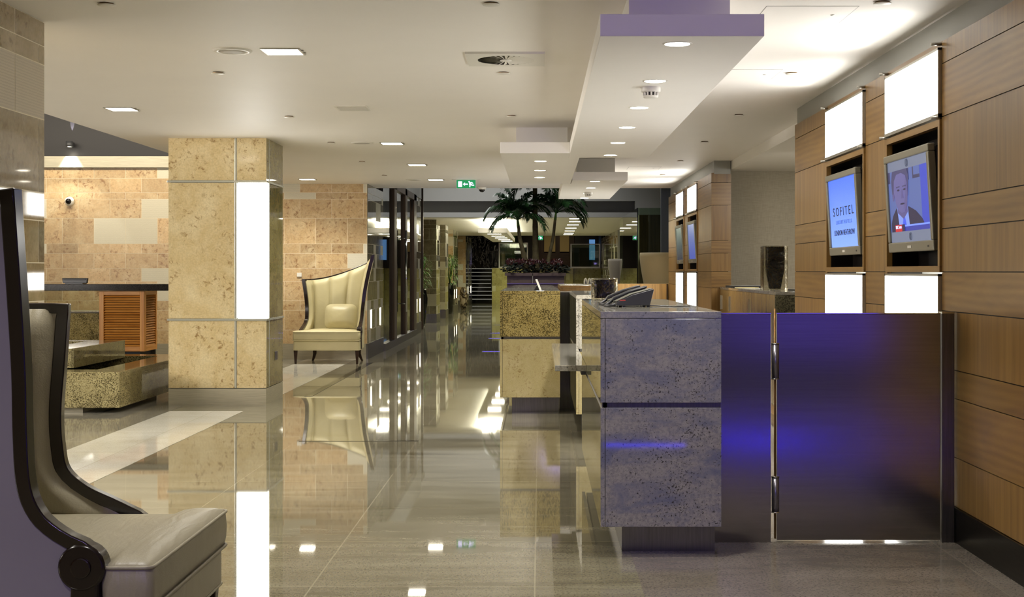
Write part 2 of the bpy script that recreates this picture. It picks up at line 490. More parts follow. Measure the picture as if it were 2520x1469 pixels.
ROWS = [.226, .43, .72, .86, 1.146, 1.342, 1.558, 1.702, 2.08, 2.362, 2.458, 2.668, 2.824]

# ------------------------------------------------------------------ camera
F = 3300.0
cam = bpy.data.cameras.new('camera'); cam.sensor_width = 36; cam.lens = F / 2520 * 36
cam.shift_x = -(1328 - 1260) / 2520; cam.shift_y = -(734.5 - 667) / 2520
cam.clip_end = 300
co = bpy.data.objects.new('camera', cam); COL.objects.link(co)
co.location = (0, 0, 1.3); co.rotation_euler = (PI / 2, 0, 0)
SC.camera = co

CZ = 2.585
# ------------------------------------------------------------------ setting
mb = MB(); mb.box(-12, 6, -7, 72, -.2, 0); f = struct(mb.build('floor', M['floor'], center=False))
mb = MB(); mb.box(-12, -3.43, 2, 19.8, -.0, .0012); struct(mb.build('floor_granite', M['floor_grey'], center=False))
mb = MB(); mb.box(-3.43, -2.75, 4, 12.45, 0, .0018); mb.box(-3.43, -2.71, 13.9, 19.8, 0, .0018); struct(mb.build('trim_1', M['floor_white'], center=False))
mb = MB(); mb.box(.42, 2.0, 2.0, 6.4, 0, .0012); mb.box(.42, 2.0, 6.4, 20.5, 0, .0012); struct(mb.build('floor_right', M['floor_right'], center=False))
mb = MB(); mb.box(-2.44, -2.36, 13.9, 19.0, 0, .002); mb.box(-1.84, -.93, 10.24, 10.27, 0, .002); struct(mb.build('trim_2', M['floor_dark'], center=False))

mb = MB(); mb.box(-4.0, 2.6, -7, 20.8, CZ, CZ + .2); struct(mb.build('ceiling', M['ceil'], center=False))
mb = MB(); mb.box(-4.04, -4.0, -7, 20.8, CZ + .0, CZ + .6); struct(mb.build('trim_3', M['ceil'], center=False))
mb = MB(); mb.box(2.23, 5.0, 10.4, 16.1, 2.483, 2.62); struct(mb.build('ceiling_alcove', M['ceil'], center=False))
mb = MB(); mb.box(-12, -3.9, -7, 20.2, 6.0, 6.1); struct(mb.build('ceiling_void', M['dark'], center=False))
mb = MB(); mb.box(-4.4, 4, 20.4, 32.6, 5.6, 5.7); mb.box(-4.4, -4.3, 20.8, 32, 2.9, 5.6); mb.box(-4.0, 4.0, 20.74, 20.8, CZ + .2, 5.6); struct(mb.build('ceiling_atrium', M['grey2'], center=False))
# far bulkhead above the second hall, with its recessed band shaded by a darker grey
mb = MB(); mb.box(-4.4, 4, 32.0, 32.3, CZ, 2.70); mb.box(-4.4, 4, 32.0, 32.3, 2.97, 5.6); mb.box(2.28, 4, 32.0, 32.3, 2.70, 2.97)
struct(mb.build('wall_bulkhead', M['grey2'], center=False))
mb = MB(); mb.box(-4.4, 2.28, 32.25, 32.5, 2.70, 2.97); struct(mb.build('wall_bulkhead_band', M['grey3'], center=False))
mb = MB(); mb.box(-4.4, 4.2, 32.3, 48.7, CZ, CZ + .2); struct(mb.build('ceiling_hall', M['ceil'], center=False))
mb = MB(); mb.box(-4.4, 4.2, 48.7, 71, 5.0, 5.1); mb.box(-4.4, 4.2, 48.6, 48.7, CZ + .2, 5.0); struct(mb.build('ceiling_lounge', M['dark'], center=False))

# left stone wall and the dark wall over it
mb = MB(); blockwall(mb, 'x', 19.8, -10.5, -2.545, ROWS, .468, 5, .41, .17)
struct(mb.build('wall_back', [M['stone'], M['grout']], center=False))
mb = MB(); mb.box(-10.5, -2.56, 19.78, 19.85, 0, .226); struct(mb.build('baseboard_back', M['skirt'], center=False))
mb = MB(); mb.box(-10.5, -4.0, 19.74, 19.84, 2.826, 2.99); struct(mb.build('trim_4', M['skirt'], center=False))
mb = MB(); mb.box(-10.5, -3.95, 19.8, 19.95, 2.99, 6.0); struct(mb.build('wall_dark', M['dark'], center=False))
mb = MB(); mb.box(-10.7, -10.5, -7, 20, 0, 6); struct(mb.build('wall_left', M['slab'], center=False))
mb = MB(); mb.box(-12, 6, -7.2, -7.0, 0, 6); struct(mb.build('wall_behind', M['grey'], center=False))

# side wall of the passage with the glass doors
mb = MB(); mb.box(-2.9, -2.545, 19.801, 21.75, 0, CZ, 1)
blockwall(mb, 'y', -2.54, 19.8, 21.75, ROWS[:-1] + [2.585], .30, 8, .1, .2, sgn=1, tone0=.55)
blockwall(mb, 'y', -2.54, 27.25, 28.7, ROWS, .42, 9, .1, .2, sgn=1, tone0=.55)
mb.box(-3.0, -2.545, 27.25, 28.7, 0, 2.84, 1)
struct(mb.build('wall_passage', [M['stone_pol'], M['grout_pol']], center=False))
mb = MB(); mb.box(-2.56, -2.53, 19.79, 21.75, 0, .226); mb.box(-2.56, -2.53, 27.25, 28.71, 0, .226); struct(mb.build('baseboard_passage', M['steel'], center=False))
mb = MB(); mb.box(-2.75, -2.53, 20.85, 28.7, 2.84, 3.4); struct(mb.build('wall_over_doors', M['grey'], center=False))

# glass door set
def door_set():
    root = thing('door_1', 'wood framed glass doors with long steel pull in the polished stone passage wall', 'door', (-2.54, 24.5, 0))
    root['kind'] = 'structure'
    X0, X1 = -2.60, -2.50
    zt = 2.84
    mb = MB()
    for y0, y1 in ((23.1, 23.5), (25.0, 25.35), (26.75, 27.25)): mb.box(X0, X1, y0, y1, .12, zt)
    mb.box(X0, X1, 23.1, 27.25, zt - .12, zt); mb.box(X0, X1, 21.75, 23.1, zt - .05, zt)
    mb.build('door_frame', M['wood_dk'], root)
    for y0, y1 in ((21.76, 23.1), (23.5, 25.0), (25.35, 26.75)):
        MB().box(-2.56, -2.545, y0, y1, .12, zt - .05).build('glass_panel', M['pane'], root)
    mb = MB(); mb.box(X0, X1 + .005, 21.75, 27.25, 0, .12); mb.build('threshold', M['steel'], root)
    mb = MB(); mb.tube([(-2.46, 24.7, .55), (-2.46, 24.7, 2.05)], .022); 
    for z in (.7, 1.9): mb.tube([(-2.46, 24.7, z), (-2.54, 24.7, z)], .01)
    mb.build('pull_handle', M['chrome'], root)
door_set()
mb = MB(); mb.box(-7, -6.9, 20, 30, 0, 3.2); mb.box(-7, -2.6, 29.9, 30, 0, 3.2); struct(mb.build('wall_office', M['wood_dk'], center=False))
mb = MB(); mb.box(-7, -2.57, 19.96, 30, 3.2, 3.3); struct(mb.build('ceiling_office', M['dark'], center=False))

# corridor piers further back
mb = MB(); blockwall(mb, 'y', -3.7, 28.7, 55, ROWS, .5, 21, .0, .15, sgn=1); mb.box(-3.9, -3.705, 28.7, 60, 0, 5.2, 1)
struct(mb.build('wall_corridor', [M['stone'], M['grout']], center=False))
def pier(n, x0, x1, y0, y1, z1, fm, tone, label, w=.46, seed=3):
    root = thing('stone_pier', label, 'pier', ((x0 + x1) / 2, (y0 + y1) / 2, 0))
    r = [z for z in ROWS if z < z1 - .05] + [z1]
    mb = MB()
    blockwall(mb, 'x', y0, x0, x1, r, w, seed, .17, .12, tone0=tone)
    mb.build('front_cladding', [fm, M['grout_pol']], root)
    mb = MB(); blockwall(mb, 'y', x1, y0, y1, r, .33, seed + 1, .1, .25, tone0=tone + .1, sgn=1); mb.build('side_cladding', [M['stone_pol'], M['grout_pol']], root)
    mb = MB(); mb.box(x0, x1 - .004, y0 + .004, y1, .0, z1); mb.build('core', M['grout'], root)
    mb = MB(); mb.box(x0 - .005, x1 + .008, y0 - .008, y1, 0, .226); mb.build('skirting', M['steel'], root)
pier(1, -2.93, -2.58, 33.5, 34.7, 2.583, M['stone_pol'], .05, 'stone pier with shade-darkened front beside the glass doors at the passage end')  # front tone lowered: the shade on this face is in the colour
pier(2, -3.0, -2.62, 37.3, 38.4, 2.583, M['stone_pol'], .35, 'olive stone pier just behind the shade-darkened pier', seed=6)
pier(3, -3.2, -2.67, 41.4, 43.8, 2.583, M['stone'], .5, 'tan stone pier behind the tall potted bamboo palm', seed=9)
pier(4, -3.2, -2.70, 49.0, 53.6, 2.583, M['stone'], .55, 'tan stone pier next to the dark stairs', seed=12)

# near left pier (polished ashlar), cut by the frame
def near_pier():
    root = thing('stone_pier', 'polished stone block pier close to the high-backed chair, reaching the ceiling', 'pier', (-2.98, 6.47, 0))
    rows = ROWS[:-2] + [CZ-.002]
    mb = MB(); blockwall(mb, 'y', -2.56, 5.6, 6.93, rows, .62, 31, .32, .12, sgn=1, tone0=.45)
    mb.build('side_cladding', [M['stone_pier'], M['grout']], root)
    mb = MB(); mb.box(-3.5, -2.565, 6.0, 6.93, 0, CZ-.002); mb.box(-3.5, -2.565, 5.6, 6.0, 0, CZ-.002); mb.build('core', M['slab'], root)
    MB().box(-3.5, -2.55, 5.6, 6.935, 0, .2).build('skirting', M['steel'], root)
M['stone_pier'] = stone('pier_limestone', 'a08d68', 'b8a682', '6b5026', 'b7ab94', .04, 1.0, .7)
near_pier()

# lit limestone column
def column():
    X0, X1, Y0, Y1 = -3.587, -2.644, 12.96, 13.8
    root = thing('stone_column', 'square limestone column with glowing corner light panel', 'column', ((X0+X1)/2, (Y0+Y1)/2, 0))
    xs = -2.938
    za, zb, zc = .17, .83, 2.165
    mb = MB(); mb.box(X0 + .02, X1 - .02, Y0 + .02, Y1 - .02, 0, CZ); mb.build('core', M['black'], root)
    mb = MB(); mb.box(X0 - .0, X1 + .0, Y0, Y1, 0, za - .006); mb.build('skirting', M['skirt'], root)
    g = .012
    for z0, z1 in ((za, zb - g), (zb + g, zc - g), (zc + g, CZ)):
        for x0, x1 in ((X0, xs - g), (xs + g, X1)):
            if z0 > zb and z1 < zc and x0 > X0: continue
            mb = MB(); mb.box(x0, x1, Y0, Y0 + .03, z0, z1); mb.build('stone_panel', M['slab'], root)
        for y0, y1 in ((Y0 + .031, 13.10), (13.12, Y1)):
            if z0 > zb and z1 < zc and y1 < 13.2: continue
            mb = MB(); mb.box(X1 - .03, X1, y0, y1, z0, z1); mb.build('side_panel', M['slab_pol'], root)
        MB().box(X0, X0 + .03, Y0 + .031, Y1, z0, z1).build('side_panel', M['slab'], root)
        MB().box(X0 + .03, X1 - .03, Y1 - .03, Y1, z0, z1).build('back_panel', M['slab'], root)
    mb = MB()
    for z in (zb, zc):
        mb.box(X0 - .012, X1 + .012, Y0 - .012, Y0 + .01, z - .01, z + .01); mb.box(X1 - .01, X1 + .012, Y0, Y1, z - .01, z + .01)
    mb.box(xs - .01, xs + .01, Y0 - .003, Y0 + .02, za, CZ)
    mb.box(X1 - .02, X1 + .003, 13.10, 13.12, za, CZ)
    mb.build('chrome_strip', M['strip_metal'], root, .002)
    mb = MB(); mb.box(xs + g, X1 - .004, Y0 + .002, 13.098, zb + g, zc - g); mb.build('light_panel', M['light'], root, .012)
    # socket plate on the side
    mb = MB(); mb.box(X1, X1 + .008, 13.36, 13.49, .41, .5); mb.build('socket_plate', M['chrome'], root, .003)
column()
# ------------------------------------------------------------------ right wall: wood blocks with light boxes and screens
WR = [.166, .403, .686, .822, 1.103, 1.296, 1.51, 1.655, 2.067, 2.33, 2.444]
GR = [0, 1, 1, 0, 1, 0, 1, 0, 1, 0]
XW = 2.0
def wood_block(y0, y1, boxes, seed, name):
    rnd = random.Random(seed)
    mb = MB()
    segs, y = [], y0
    for a, b in boxes:
        segs.append((y, a)); y = b
    segs.append((y, y1))
    g = .005
    for a, b in segs:
        mb.quad((XW + .008, b, .1), (XW + .008, a, .1), (XW + .008, a, 2.444), (XW + .008, b, 2.444), 1)
        L = b - a
        for i in range(len(WR) - 1):
            n = max(1, round(L / 2.2)) if not GR[i] else 1
            for k in range(n):
                p, q = a + L * k / n, a + L * (k + 1) / n
                mb.box(XW, XW + .02, p + g / 2, q - g / 2, WR[i] + g / 2, WR[i + 1] - g / 2, 0, (rnd.uniform(.3, .7), GR[i], rnd.random()))
    for a, b in boxes:
        mb.box(XW, XW + .02, a, b, 2.415, 2.444, 0, (.5, 1, rnd.random()))
        # picture-frame surround of the screen niche
        X = XW - .012
        for (p, q, r, s) in ((a, b, 2.022, 2.056), (a, b, 1.294, 1.326), (a, a + .03, 1.326, 2.022), (b - .03, b, 1.326, 2.022)):
            mb.box(X, XW + .02, p, q, r, s, 0, (.62, 1 if q - p > .1 else 0, rnd.random()))
        # niche
        d = XW + .17
        mb.box(XW + .02, d, a + .012, a + .03, 1.31, 2.04, 2); mb.box(XW + .02, d, b - .03, b - .012, 1.31, 2.04, 2)
        mb.box(XW + .02, d, a + .012, b - .012, 2.022, 2.04, 2); mb.box(XW + .02, d, a + .012, b - .012, 1.308, 1.326, 2)
        mb.box(d, d + .02, a, b, 1.30, 2.05, 2)
    for a, b in segs: mb.box(XW + .021, XW + .2, a, b, 0, 2.43, 1)
    mb.box(XW + .021, XW + .025, y0, y0 + .01, 0, .1, 1)
    return struct(mb.build(name, [M['wood'], M['black'], M['dark_niche']], center=False))
M['dark_niche'] = plain('niche_black', '120d0a', .35)
BA, BB = (6.667, 7.71), (8.229, 9.322)
BC, BD = (16.97, 18.03), (18.54, 19.53)
wood_block(4.9, 10.51, [BA, BB], 4, 'wall_right')
wood_block(15.64, 20.8, [BC, BD], 14, 'wall_right_far')
# end face of the far block and returns
mb = MB(); rnd = random.Random(2)
for i in range(len(WR) - 1):
    mb.box(XW, XW + .23, 15.61, 15.64, WR[i] + .002, WR[i + 1] - .002, 0, (rnd.uniform(.2, .5), GR[i], rnd.random()))
mb.box(XW + .201, XW + .23, 10.2, 10.51, .0, 2.44, 0); mb.box(XW + .02, XW + .23, 10.51, 10.53, 0, 2.44, 0)
struct(mb.build('trim_5', [M['wood']], center=False))
mb = MB(); mb.box(XW - .012, XW + .02, 4.9, 10.52, 0, .166); mb.box(XW - .012, XW + .02, 15.6, 20.8, 0, .166); struct(mb.build('baseboard_right', M['skirt_dk'] if 'skirt_dk' in M else M['dark_steel'] if 'dark_steel' in M else M['steel'], center=False))
# grey plaster band above the wood
mb = MB(); mb.box(XW + .04, XW + .23, 4.9, 10.62, 2.43, CZ); mb.box(XW + .03, XW + .22, 15.6, 20.8, 2.43, CZ); struct(mb.build('wall_band', M['grey'], center=False))
mb = MB(); mb.box(XW + .2, XW + .4, 4.9, 10.5, 0, CZ); struct(mb.build('wall_right_back', M['grey'], center=False))
mb = MB(); mb.box(5.8, 5.9, -7, 10.4, 0, CZ); mb.box(2.4, 5.8, 4.9, 5.0, 0, CZ); struct(mb.build('wall_right_near', M['grey'], center=False))
mb = MB(); mb.box(2.6, 5.9, -7, 4.9, CZ, CZ + .2); struct(mb.build('ceiling_near', M['ceil'], center=False))
# alcove
mb = MB(); mb.box(2.05, 5.0, 15.9, 16.0, 0, 2.5); mb.box(4.9, 5.0, 10.4, 16, 0, 2.5); struct(mb.build('wall_alcove', M['paper'], center=False))
mb = MB(); mb.box(2.23, 5.0, 10.3, 10.4, 0, 2.5); struct(mb.build('wall_alcove_return', M['grey'], center=False))

def light_box(a, b, z0, z1, label, hooks):
    root = thing('light_box', label, 'light panel', (XW, (a + b) / 2, z0), 'wall light boxes')
    MB().box(XW - .014, XW + .02, a + .014, b - .014, z0 + .02, z1 - .012).build('diffuser', M['light'], root)
    mb = MB()
    mb.box(XW - .02, XW + .02, a, b, z0, z0 + .018); mb.box(XW - .018, XW + .02, a, b, z1 - .012, z1)
    mb.box(XW - .018, XW + .02, a, a + .012, z0, z1); mb.box(XW - .018, XW + .02, b - .012, b, z0, z1)
    mb.build('frame', M['alu'], root)
    if hooks:
        for y in (a + .012, b - .012):
            for z in (z0 - .004, z1 + .018):
                mb = MB(); mb.tube([(XW - .05, y, z), (XW + .005, y, z)], .008, 8); mb.build('stand_off', M['alu'], root)
light_box(*BA, 2.066, 2.412, 'upper glowing white panel over the newsreader screen', True)
light_box(*BA, .19, 1.286, 'lower glowing white panel under the newsreader screen, behind the steel gate', False)
light_box(*BB, 2.066, 2.412, 'upper glowing white panel over the blue hotel logo screen', True)
light_box(*BB, .19, 1.286, 'lower glowing white panel under the blue hotel logo screen', False)
light_box(*BC, 2.066, 2.412, 'small far upper glowing panel on the far wood wall, nearer of its pair', True)
light_box(*BC, .19, 1.286, 'tall thin lower glowing panel on the far wood wall, nearer of its pair', False)
light_box(*BD, 2.066, 2.412, 'small far upper glowing panel on the far wood wall, farther of its pair', True)
light_box(*BD, .19, 1.286, 'tall thin lower glowing panel on the far wood wall, farther of its pair', False)

def text(s, size, m, parent, loc, sx=1.0, name='lettering', align='CENTER'):
    cu = bpy.data.curves.new('txt', 'FONT'); cu.body = s; cu.size = size; cu.align_x = align; cu.extrude = .0008
    o = bpy.data.objects.new('txt', cu); COL.objects.link(o)
    bpy.context.view_layer.update()
    dg = bpy.context.evaluated_depsgraph_get()
    me = bpy.data.meshes.new_from_object(o.evaluated_get(dg))
    bpy.data.objects.remove(o); bpy.data.curves.remove(cu)
    me.transform(Matrix.Rotation(PI / 2, 4, 'X') @ Matrix.Scale(sx, 4, (1, 0, 0)))
    me.materials.clear(); me.materials.append(m)
    n = bpy.data.objects.new(name, me); COL.objects.link(n); n.parent = parent; n.location = loc
    return n

def screen_grad(name, top, bot, s):
    m, nt, b = newmat(name)
    tc = nt.nodes.new('ShaderNodeTexCoord'); sp = node(nt, 'SeparateXYZ', None, Vector=tc.outputs['Object'])
    c = ramp(nt, math_(nt, 'DIVIDE', sp.outputs[2], .55), [(.1, bot), (.9, top)])
    setp(nt, b, Base_Color=(0, 0, 0, 1), Emission_Color=c, Emission_Strength=s, Roughness=.25)
    return m
M['scr_blue'] = screen_grad('screen_blue', '3f68dc', '7c9df4', .85)
M['scr_sheen'] = screen_grad('screen_painted_sheen', '7f9488', '2a3350', .35)  # reflection in the far screen painted as a glowing gradient
M['scr_sheen2'] = screen_grad('screen_dim_blue', '6f82b8', '5260b8', .5)
M['scr_bar'] = glow('screen_bar', '7d86a0', .5)
M['ink'] = glow('screen_ink', '16203c', .5); M['ink2'] = glow('screen_ink_pale', '3d58b0', .8)
def sc(n, c, s=.8): M[n] = glow(n, c, s)
sc('s_bg', '6074b8', .48); sc('s_blind', '3a4cc8', .55); sc('s_face', '7671b4', .42); sc('s_face_dk', '615a96', .5); sc('s_hair', '4a4876', .5); sc('s_suit', '2b2650', .45)
sc('s_shirt', '7f98ea', .6); sc('s_tie', '3750d0'); sc('s_red', 'b0202a'); sc('s_white', 'c8d0ff'); sc('s_strip', '6d86ea'); sc('s_navy', '2a3390'); sc('s_pict', '3a3a5e', .6)

TW, TH = .87, .545
def tv(label, scr, yc, content=None):
    root = thing('wall_television', label, 'television', (0, 0, 0))
    mb = MB()
    bz = .035
    # bezel
    mb.box(-TW/2, TW/2, -.02, .02, 0, .055); mb.box(-TW/2, TW/2, -.02, .02, TH - .04, TH)
    mb.box(-TW/2, -TW/2 + .04, -.02, .02, .055, TH - .04); mb.box(TW/2 - .04, TW/2, -.02, .02, .055, TH - .04)
    mb.build('bezel', M['plastic_s'], root, .006)
    MB().box(-TW/2 + .01, TW/2 - .01, .02, .09, .01, TH - .01).build('back_housing', M['plastic'], root, .01)
    MB().box(-TW/2 + .04, TW/2 - .04, -.008, .01, .055, TH - .04).build('screen', M[scr], root)
    MB().box(-.035, .035, -.0225, -.019, .02, .034).build('badge', M['white'], root)
    MB().box(TW/2 - .1, TW/2 - .075, -.0215, -.019, .02, .03).build('indicator', M['plastic'], root)
    MB().box(-.1, .1, .09, .135, .15, .35).build('wall_bracket', M['plastic'], root)
    if content: content(root)
    root.location = (XW + .012, yc, 1.405); root.rotation_euler = (math.radians(3.5), 0, -PI / 2)
    return root
SX0, SX1, SZ0, SZ1 = -TW/2 + .04, TW/2 - .04, .055, TH - .04
def flat(root, name, pts, m, layer):
    d = -.0085 - .0006 * layer
    mb = MB(); mb.plate([(SX0 + p[0] * (SX1 - SX0), SZ0 + p[1] * (SZ1 - SZ0)) for p in pts], d, d + .0004); return mb.build(name, M[m], root)
def ell(cx, cy, rx, ry, n=24): return [(cx + rx * math.cos(2*PI*k/n), cy + ry * math.sin(2*PI*k/n)) for k in range(n)]
def logo_screen(root):
    w = SX1 - SX0
    text('S O F I T E L', .082, M['ink'], root, (0, -.0095, .262), 1.36)
    text('L U X U R Y  H O T E L S', .036, M['ink2'], root, (0, -.0095, .207), 1.15)
    text('LONDON HEATHROW', .05, M['ink'], root, (0, -.0095, .133), 1.12)
def emblem(root, cx, cz, r=.026):
    mb = MB()
    for s in (-1, 1):
        n = 28
        pts = [(cx + s * r * .42 + r * .75 * math.cos(2*PI*k/n), -.0105, cz + r * math.sin(2*PI*k/n)) for k in range(n + 1)]
        mb.tube(pts, .0011, 6)
    mb.build('emblem', M['ink'], root)
def news_screen(root):
    flat(root, 'picture_background', [(0, .13), (1, .13), (1, .88), (0, .88)], 's_bg', 0)
    flat(root, 'picture_blind', [(.80, .2), (1, .2), (1, .88), (.80, .88)], 's_blind', 1)
    for x0, x1, z0, z1 in ((.0, .05, .74, .88), (.45, .53, .74, .88), (.62, .79, .74, .88)):
        flat(root, 'picture_wall_frame', [(x0, z0), (x1, z0), (x1, z1), (x0, z1)], 's_pict', 1)
    flat(root, 'picture_wall_print', [(.65, .78), (.79, .78), (.79, .88), (.65, .88)], 's_bg', 2)
    # a newsreader, head and shoulders
    flat(root, 'picture_suit', [(.03, .13), (.90, .13), (.80, .26), (.66, .36), (.50, .42), (.18, .42), (.08, .33), (.03, .24)], 's_suit', 2)
    flat(root, 'picture_shirt', [(.24, .17), (.50, .17), (.47, .42), (.20, .42)], 's_shirt', 3)
    flat(root, 'picture_tie', [(.31, .17), (.43, .17), (.39, .30), (.35, .30)], 's_tie', 4)
    flat(root, 'picture_neck', [(.22, .36), (.36, .28), (.47, .36), (.47, .5), (.22, .5)], 's_face_dk', 5)
    flat(root, 'picture_hair', [(.10, .60), (.14, .55), (.5, .55), (.52, .66), (.53, .80), (.49, .88), (.13, .88), (.09, .76)], 's_hair', 6)
    flat(root, 'picture_ear', ell(.13, .56, .025, .05), 's_face_dk', 7)
    flat(root, 'picture_face', [(.24, .40), (.33, .355), (.42, .37), (.48, .46), (.50, .58), (.495, .72), (.46, .80), (.36, .84), (.24, .83), (.17, .76), (.15, .62), (.19, .48)], 's_face', 8)
    flat(root, 'picture_face_shade', [(.42, .37), (.48, .46), (.50, .58), (.495, .72), (.47, .79), (.44, .70), (.45, .58), (.40, .46)], 's_face_dk', 9)
    for ex in (.275, .43): flat(root, 'picture_eye', ell(ex, .635, .03, .012), 's_suit', 10)
    for ex in (.27, .43): flat(root, 'picture_eyebrow', [(ex - .05, .665), (ex + .045, .67), (ex + .04, .685), (ex - .045, .682)], 's_hair', 10)
    flat(root, 'picture_nose', [(.34, .53), (.40, .53), (.38, .64), (.36, .64)], 's_face_dk', 10)
    flat(root, 'picture_mouth', ell(.36, .465, .055, .011), 's_suit', 10)
    flat(root, 'caption_bar', [(.34, .13), (1, .13), (1, .185), (.34, .185)], 's_navy', 6)
    flat(root, 'caption_strip', [(.40, .185), (1, .185), (1, .205), (.40, .205)], 's_strip', 11)
    flat(root, 'caption_block', [(.15, .13), (.32, .13), (.32, .215), (.15, .215)], 's_red', 11)
    flat(root, 'caption_clock', [(.32, .13), (.39, .13), (.39, .215), (.32, .215)], 's_suit', 11)
    text('BBC', .026, M['s_white'], root, (SX0 + .2 * (SX1 - SX0), -.0165, SZ0 + .165 * (SZ1 - SZ0)), 1.1)
    text('NEWS', .018, M['s_white'], root, (SX0 + .28 * (SX1 - SX0), -.0165, SZ0 + .168 * (SZ1 - SZ0)), 1.0)
    emblem(root, 0.0, SZ1 - .025, .02); emblem(root, 0.0, SZ0 + .028, .02)
tv('flat television showing a newsreader in a dark suit, in the wood wall niche', 'scr_bar', 7.215, news_screen)
tv('flat television with a blue hotel logo screen, in the wood wall niche', 'scr_blue', 8.775, logo_screen)
tv('small far television with a greenish reflection painted on its screen on the far wood wall', 'scr_sheen', 19.03)
tv('small far television with a violet blue screen on the far wood wall', 'scr_sheen2', 17.5)

# ------------------------------------------------------------------ gate
Y = 6.42
root = thing('fixed_gate_panel', 'fixed brushed steel panel glowing blue between the granite desk and the gate', 'gate panel', (.97, Y, 0))
MB().box(.826, 1.108, Y, Y + .04, .0, 1.094).build('panel', M['gate'], root, .002)
MB().box(.826, 1.108, Y - .004, Y + .044, 1.094, 1.1).build('top_edge', M['chrome'], root)
root = thing('steel_gate', 'waist-high brushed steel gate with two barrel hinges', 'gate', (1.53, Y, 0))
MB().box(1.135, 1.918, Y, Y + .035, .012, 1.094).build('leaf', M['gate'], root, .002)
MB().box(1.135, 1.918, Y - .002, Y + .037, 1.094, 1.1).build('top_edge', M['chrome'], root)
for z0 in (.787, .15):
    mb = MB(); mb.tube([(1.127, Y - .008, z0), (1.127, Y - .008, z0 + .165)], .018, 16); h = mb.build('hinge', M['hinge'] if 'hinge' in M else M['alu'], root)
    for zz in (z0 - .004, z0 + .165): MB().tube([(1.127, Y - .008, zz), (1.127, Y - .008, zz + .004)], .02, 16).build('hinge_cap', M['chrome'], h)
mb = MB(); mb.tube([(1.127, Y - .0, .02), (1.127, Y - .0, 1.12)], .0055, 10); mb.build('hinge_rod', M['brass'], root)
root = thing('gate_post', 'narrow brushed steel post fixing the gate to the wood wall', 'post', (1.957, Y, 0))
MB().box(1.925, 1.985, Y - .005, Y + .05, 0, 1.097).build('post', M['steel'], root, .002)
MB().box(1.925, 1.985, Y - .007, Y + .052, 1.097, 1.105).build('cap', M['chrome'], root)

# ------------------------------------------------------------------ reception desks
def desk(label, x0, x1, y0, y1, up, low, side_up, side_low, zt, top, name='reception_desk', zb=.14, x1b=None, plinth=True, zc=(.68, .703)):
    root = thing(name, label, 'reception desk', ((x0 + x1) / 2, (y0 + y1) / 2, 0))
    t = .02
    if plinth: MB().box(x0 + .105, x1 - .012, y0 + .14, y1 - .05, 0, zb + .02).build('plinth', M['steel'], root)
    MB().box(x0 + .03, x1 - .01, y0 + .03, y1 - .01, zb + .005, zt - .035).build('carcass', M['steel_dk'], root)
    for n, z0, z1, mf, ms in (('upper_panel', zc[1], zt - .032, up, side_up), ('lower_panel', zb, zc[0], low, side_low)):
        MB().box(x0 + t + .002, x1, y0, y0 + t, z0, z1).build(n, mf, root, .0015)
        mb = MB(); mb.box(x0, x0 + t, y0 + .0, y1, z0, z1); mb.mi = [0, 0, 1, 0, 0, 0]; mb.build('side_' + n, [ms, mf], root, .0015)
    mb = MB(); mb.box(x0 + .012, x1 - .002, y0 + .012, y0 + .03, zc[0] - .01, zc[1] + .01); mb.box(x0 + .008, x0 + .03, y0 + .012, y1, zc[0] - .01, zc[1] + .01)
    mb.build('steel_channel', M['steel'], root)
    mb = MB(); mb.box(x0, x1, y0, y1, zt - .03, zt); mb.mi = [0, 0, 1, 1, 1, 1]; mb.build('counter_top', [top, up], root, .0015)
    return root
M['steel_dk'] = brushed('dark_brushed_steel', '6f6d66', .32, .5, .0, (40, 40, 1.5))
desk('blue-grey granite reception desk nearest the steel gate', .276, .824, 6.08, 8.76, M['gran_grey'], M['gran_grey'], M['gran_side'], M['gran_side'], 1.116, M['gran_top'])
desk('white speckled granite desk behind the blue-grey desk, joined by a low ledge', .28, .824, 10.29, 12.6, M['gran_white'], M['lime'], M['gran_side'], M['slab_pol'], 1.116, M['gran_top'], zb=.2)
desk('gold speckled granite and cream limestone desk facing the walkway', -.36, .187, 12.2, 14.5, M['gran_yel'], M['lime'], M['gran_side2'], M['slab_pol'], 1.12, M['gran_top'], zb=.15)
desk('far glossy topped desk beyond the gold granite desk', -.36, .187, 15.9, 19.4, M['gran_yel'], M['lime'], M['gran_side2'], M['slab_pol'], 1.10, M['gran_top'], zb=.15)
desk('far desk end with grey curved terminals on its pale ledge', .25, .84, 16.2, 18.4, M['wood'], M['wood'], M['wood'], M['wood'], 1.125, M['gran_white'], zb=.15)
def ledge(label, x0, x1, y0, y1, z):
    root = thing('writing_ledge', label, 'ledge', ((x0 + x1) / 2, (y0 + y1) / 2, 0))
    MB().box(x0, x1, y0, y1, z - .035, z).build('slab', M['gran_top'], root, .002)
    MB().box(x1 - .03, x1, y0 + .05, y1 - .05, z - .06, z - .035).build('bearer', M['steel_dk'], root)
ledge('low pale granite writing ledge jutting out beside the blue-grey desk', .09, .276, 7.9, 10.28, .745)
root = thing('steel_screen', 'dark brushed steel upright screen between the gold desk and white desk', 'screen', (.235, 12.64, 0))
MB().box(.189, .60, 12.62, 12.66, 0, 1.1).build('sheet', M['steel_dk'], root, .002)
MB().box(.189, .60, 12.61, 12.67, 1.1, 1.108).build('top_edge', M['alu'], root)

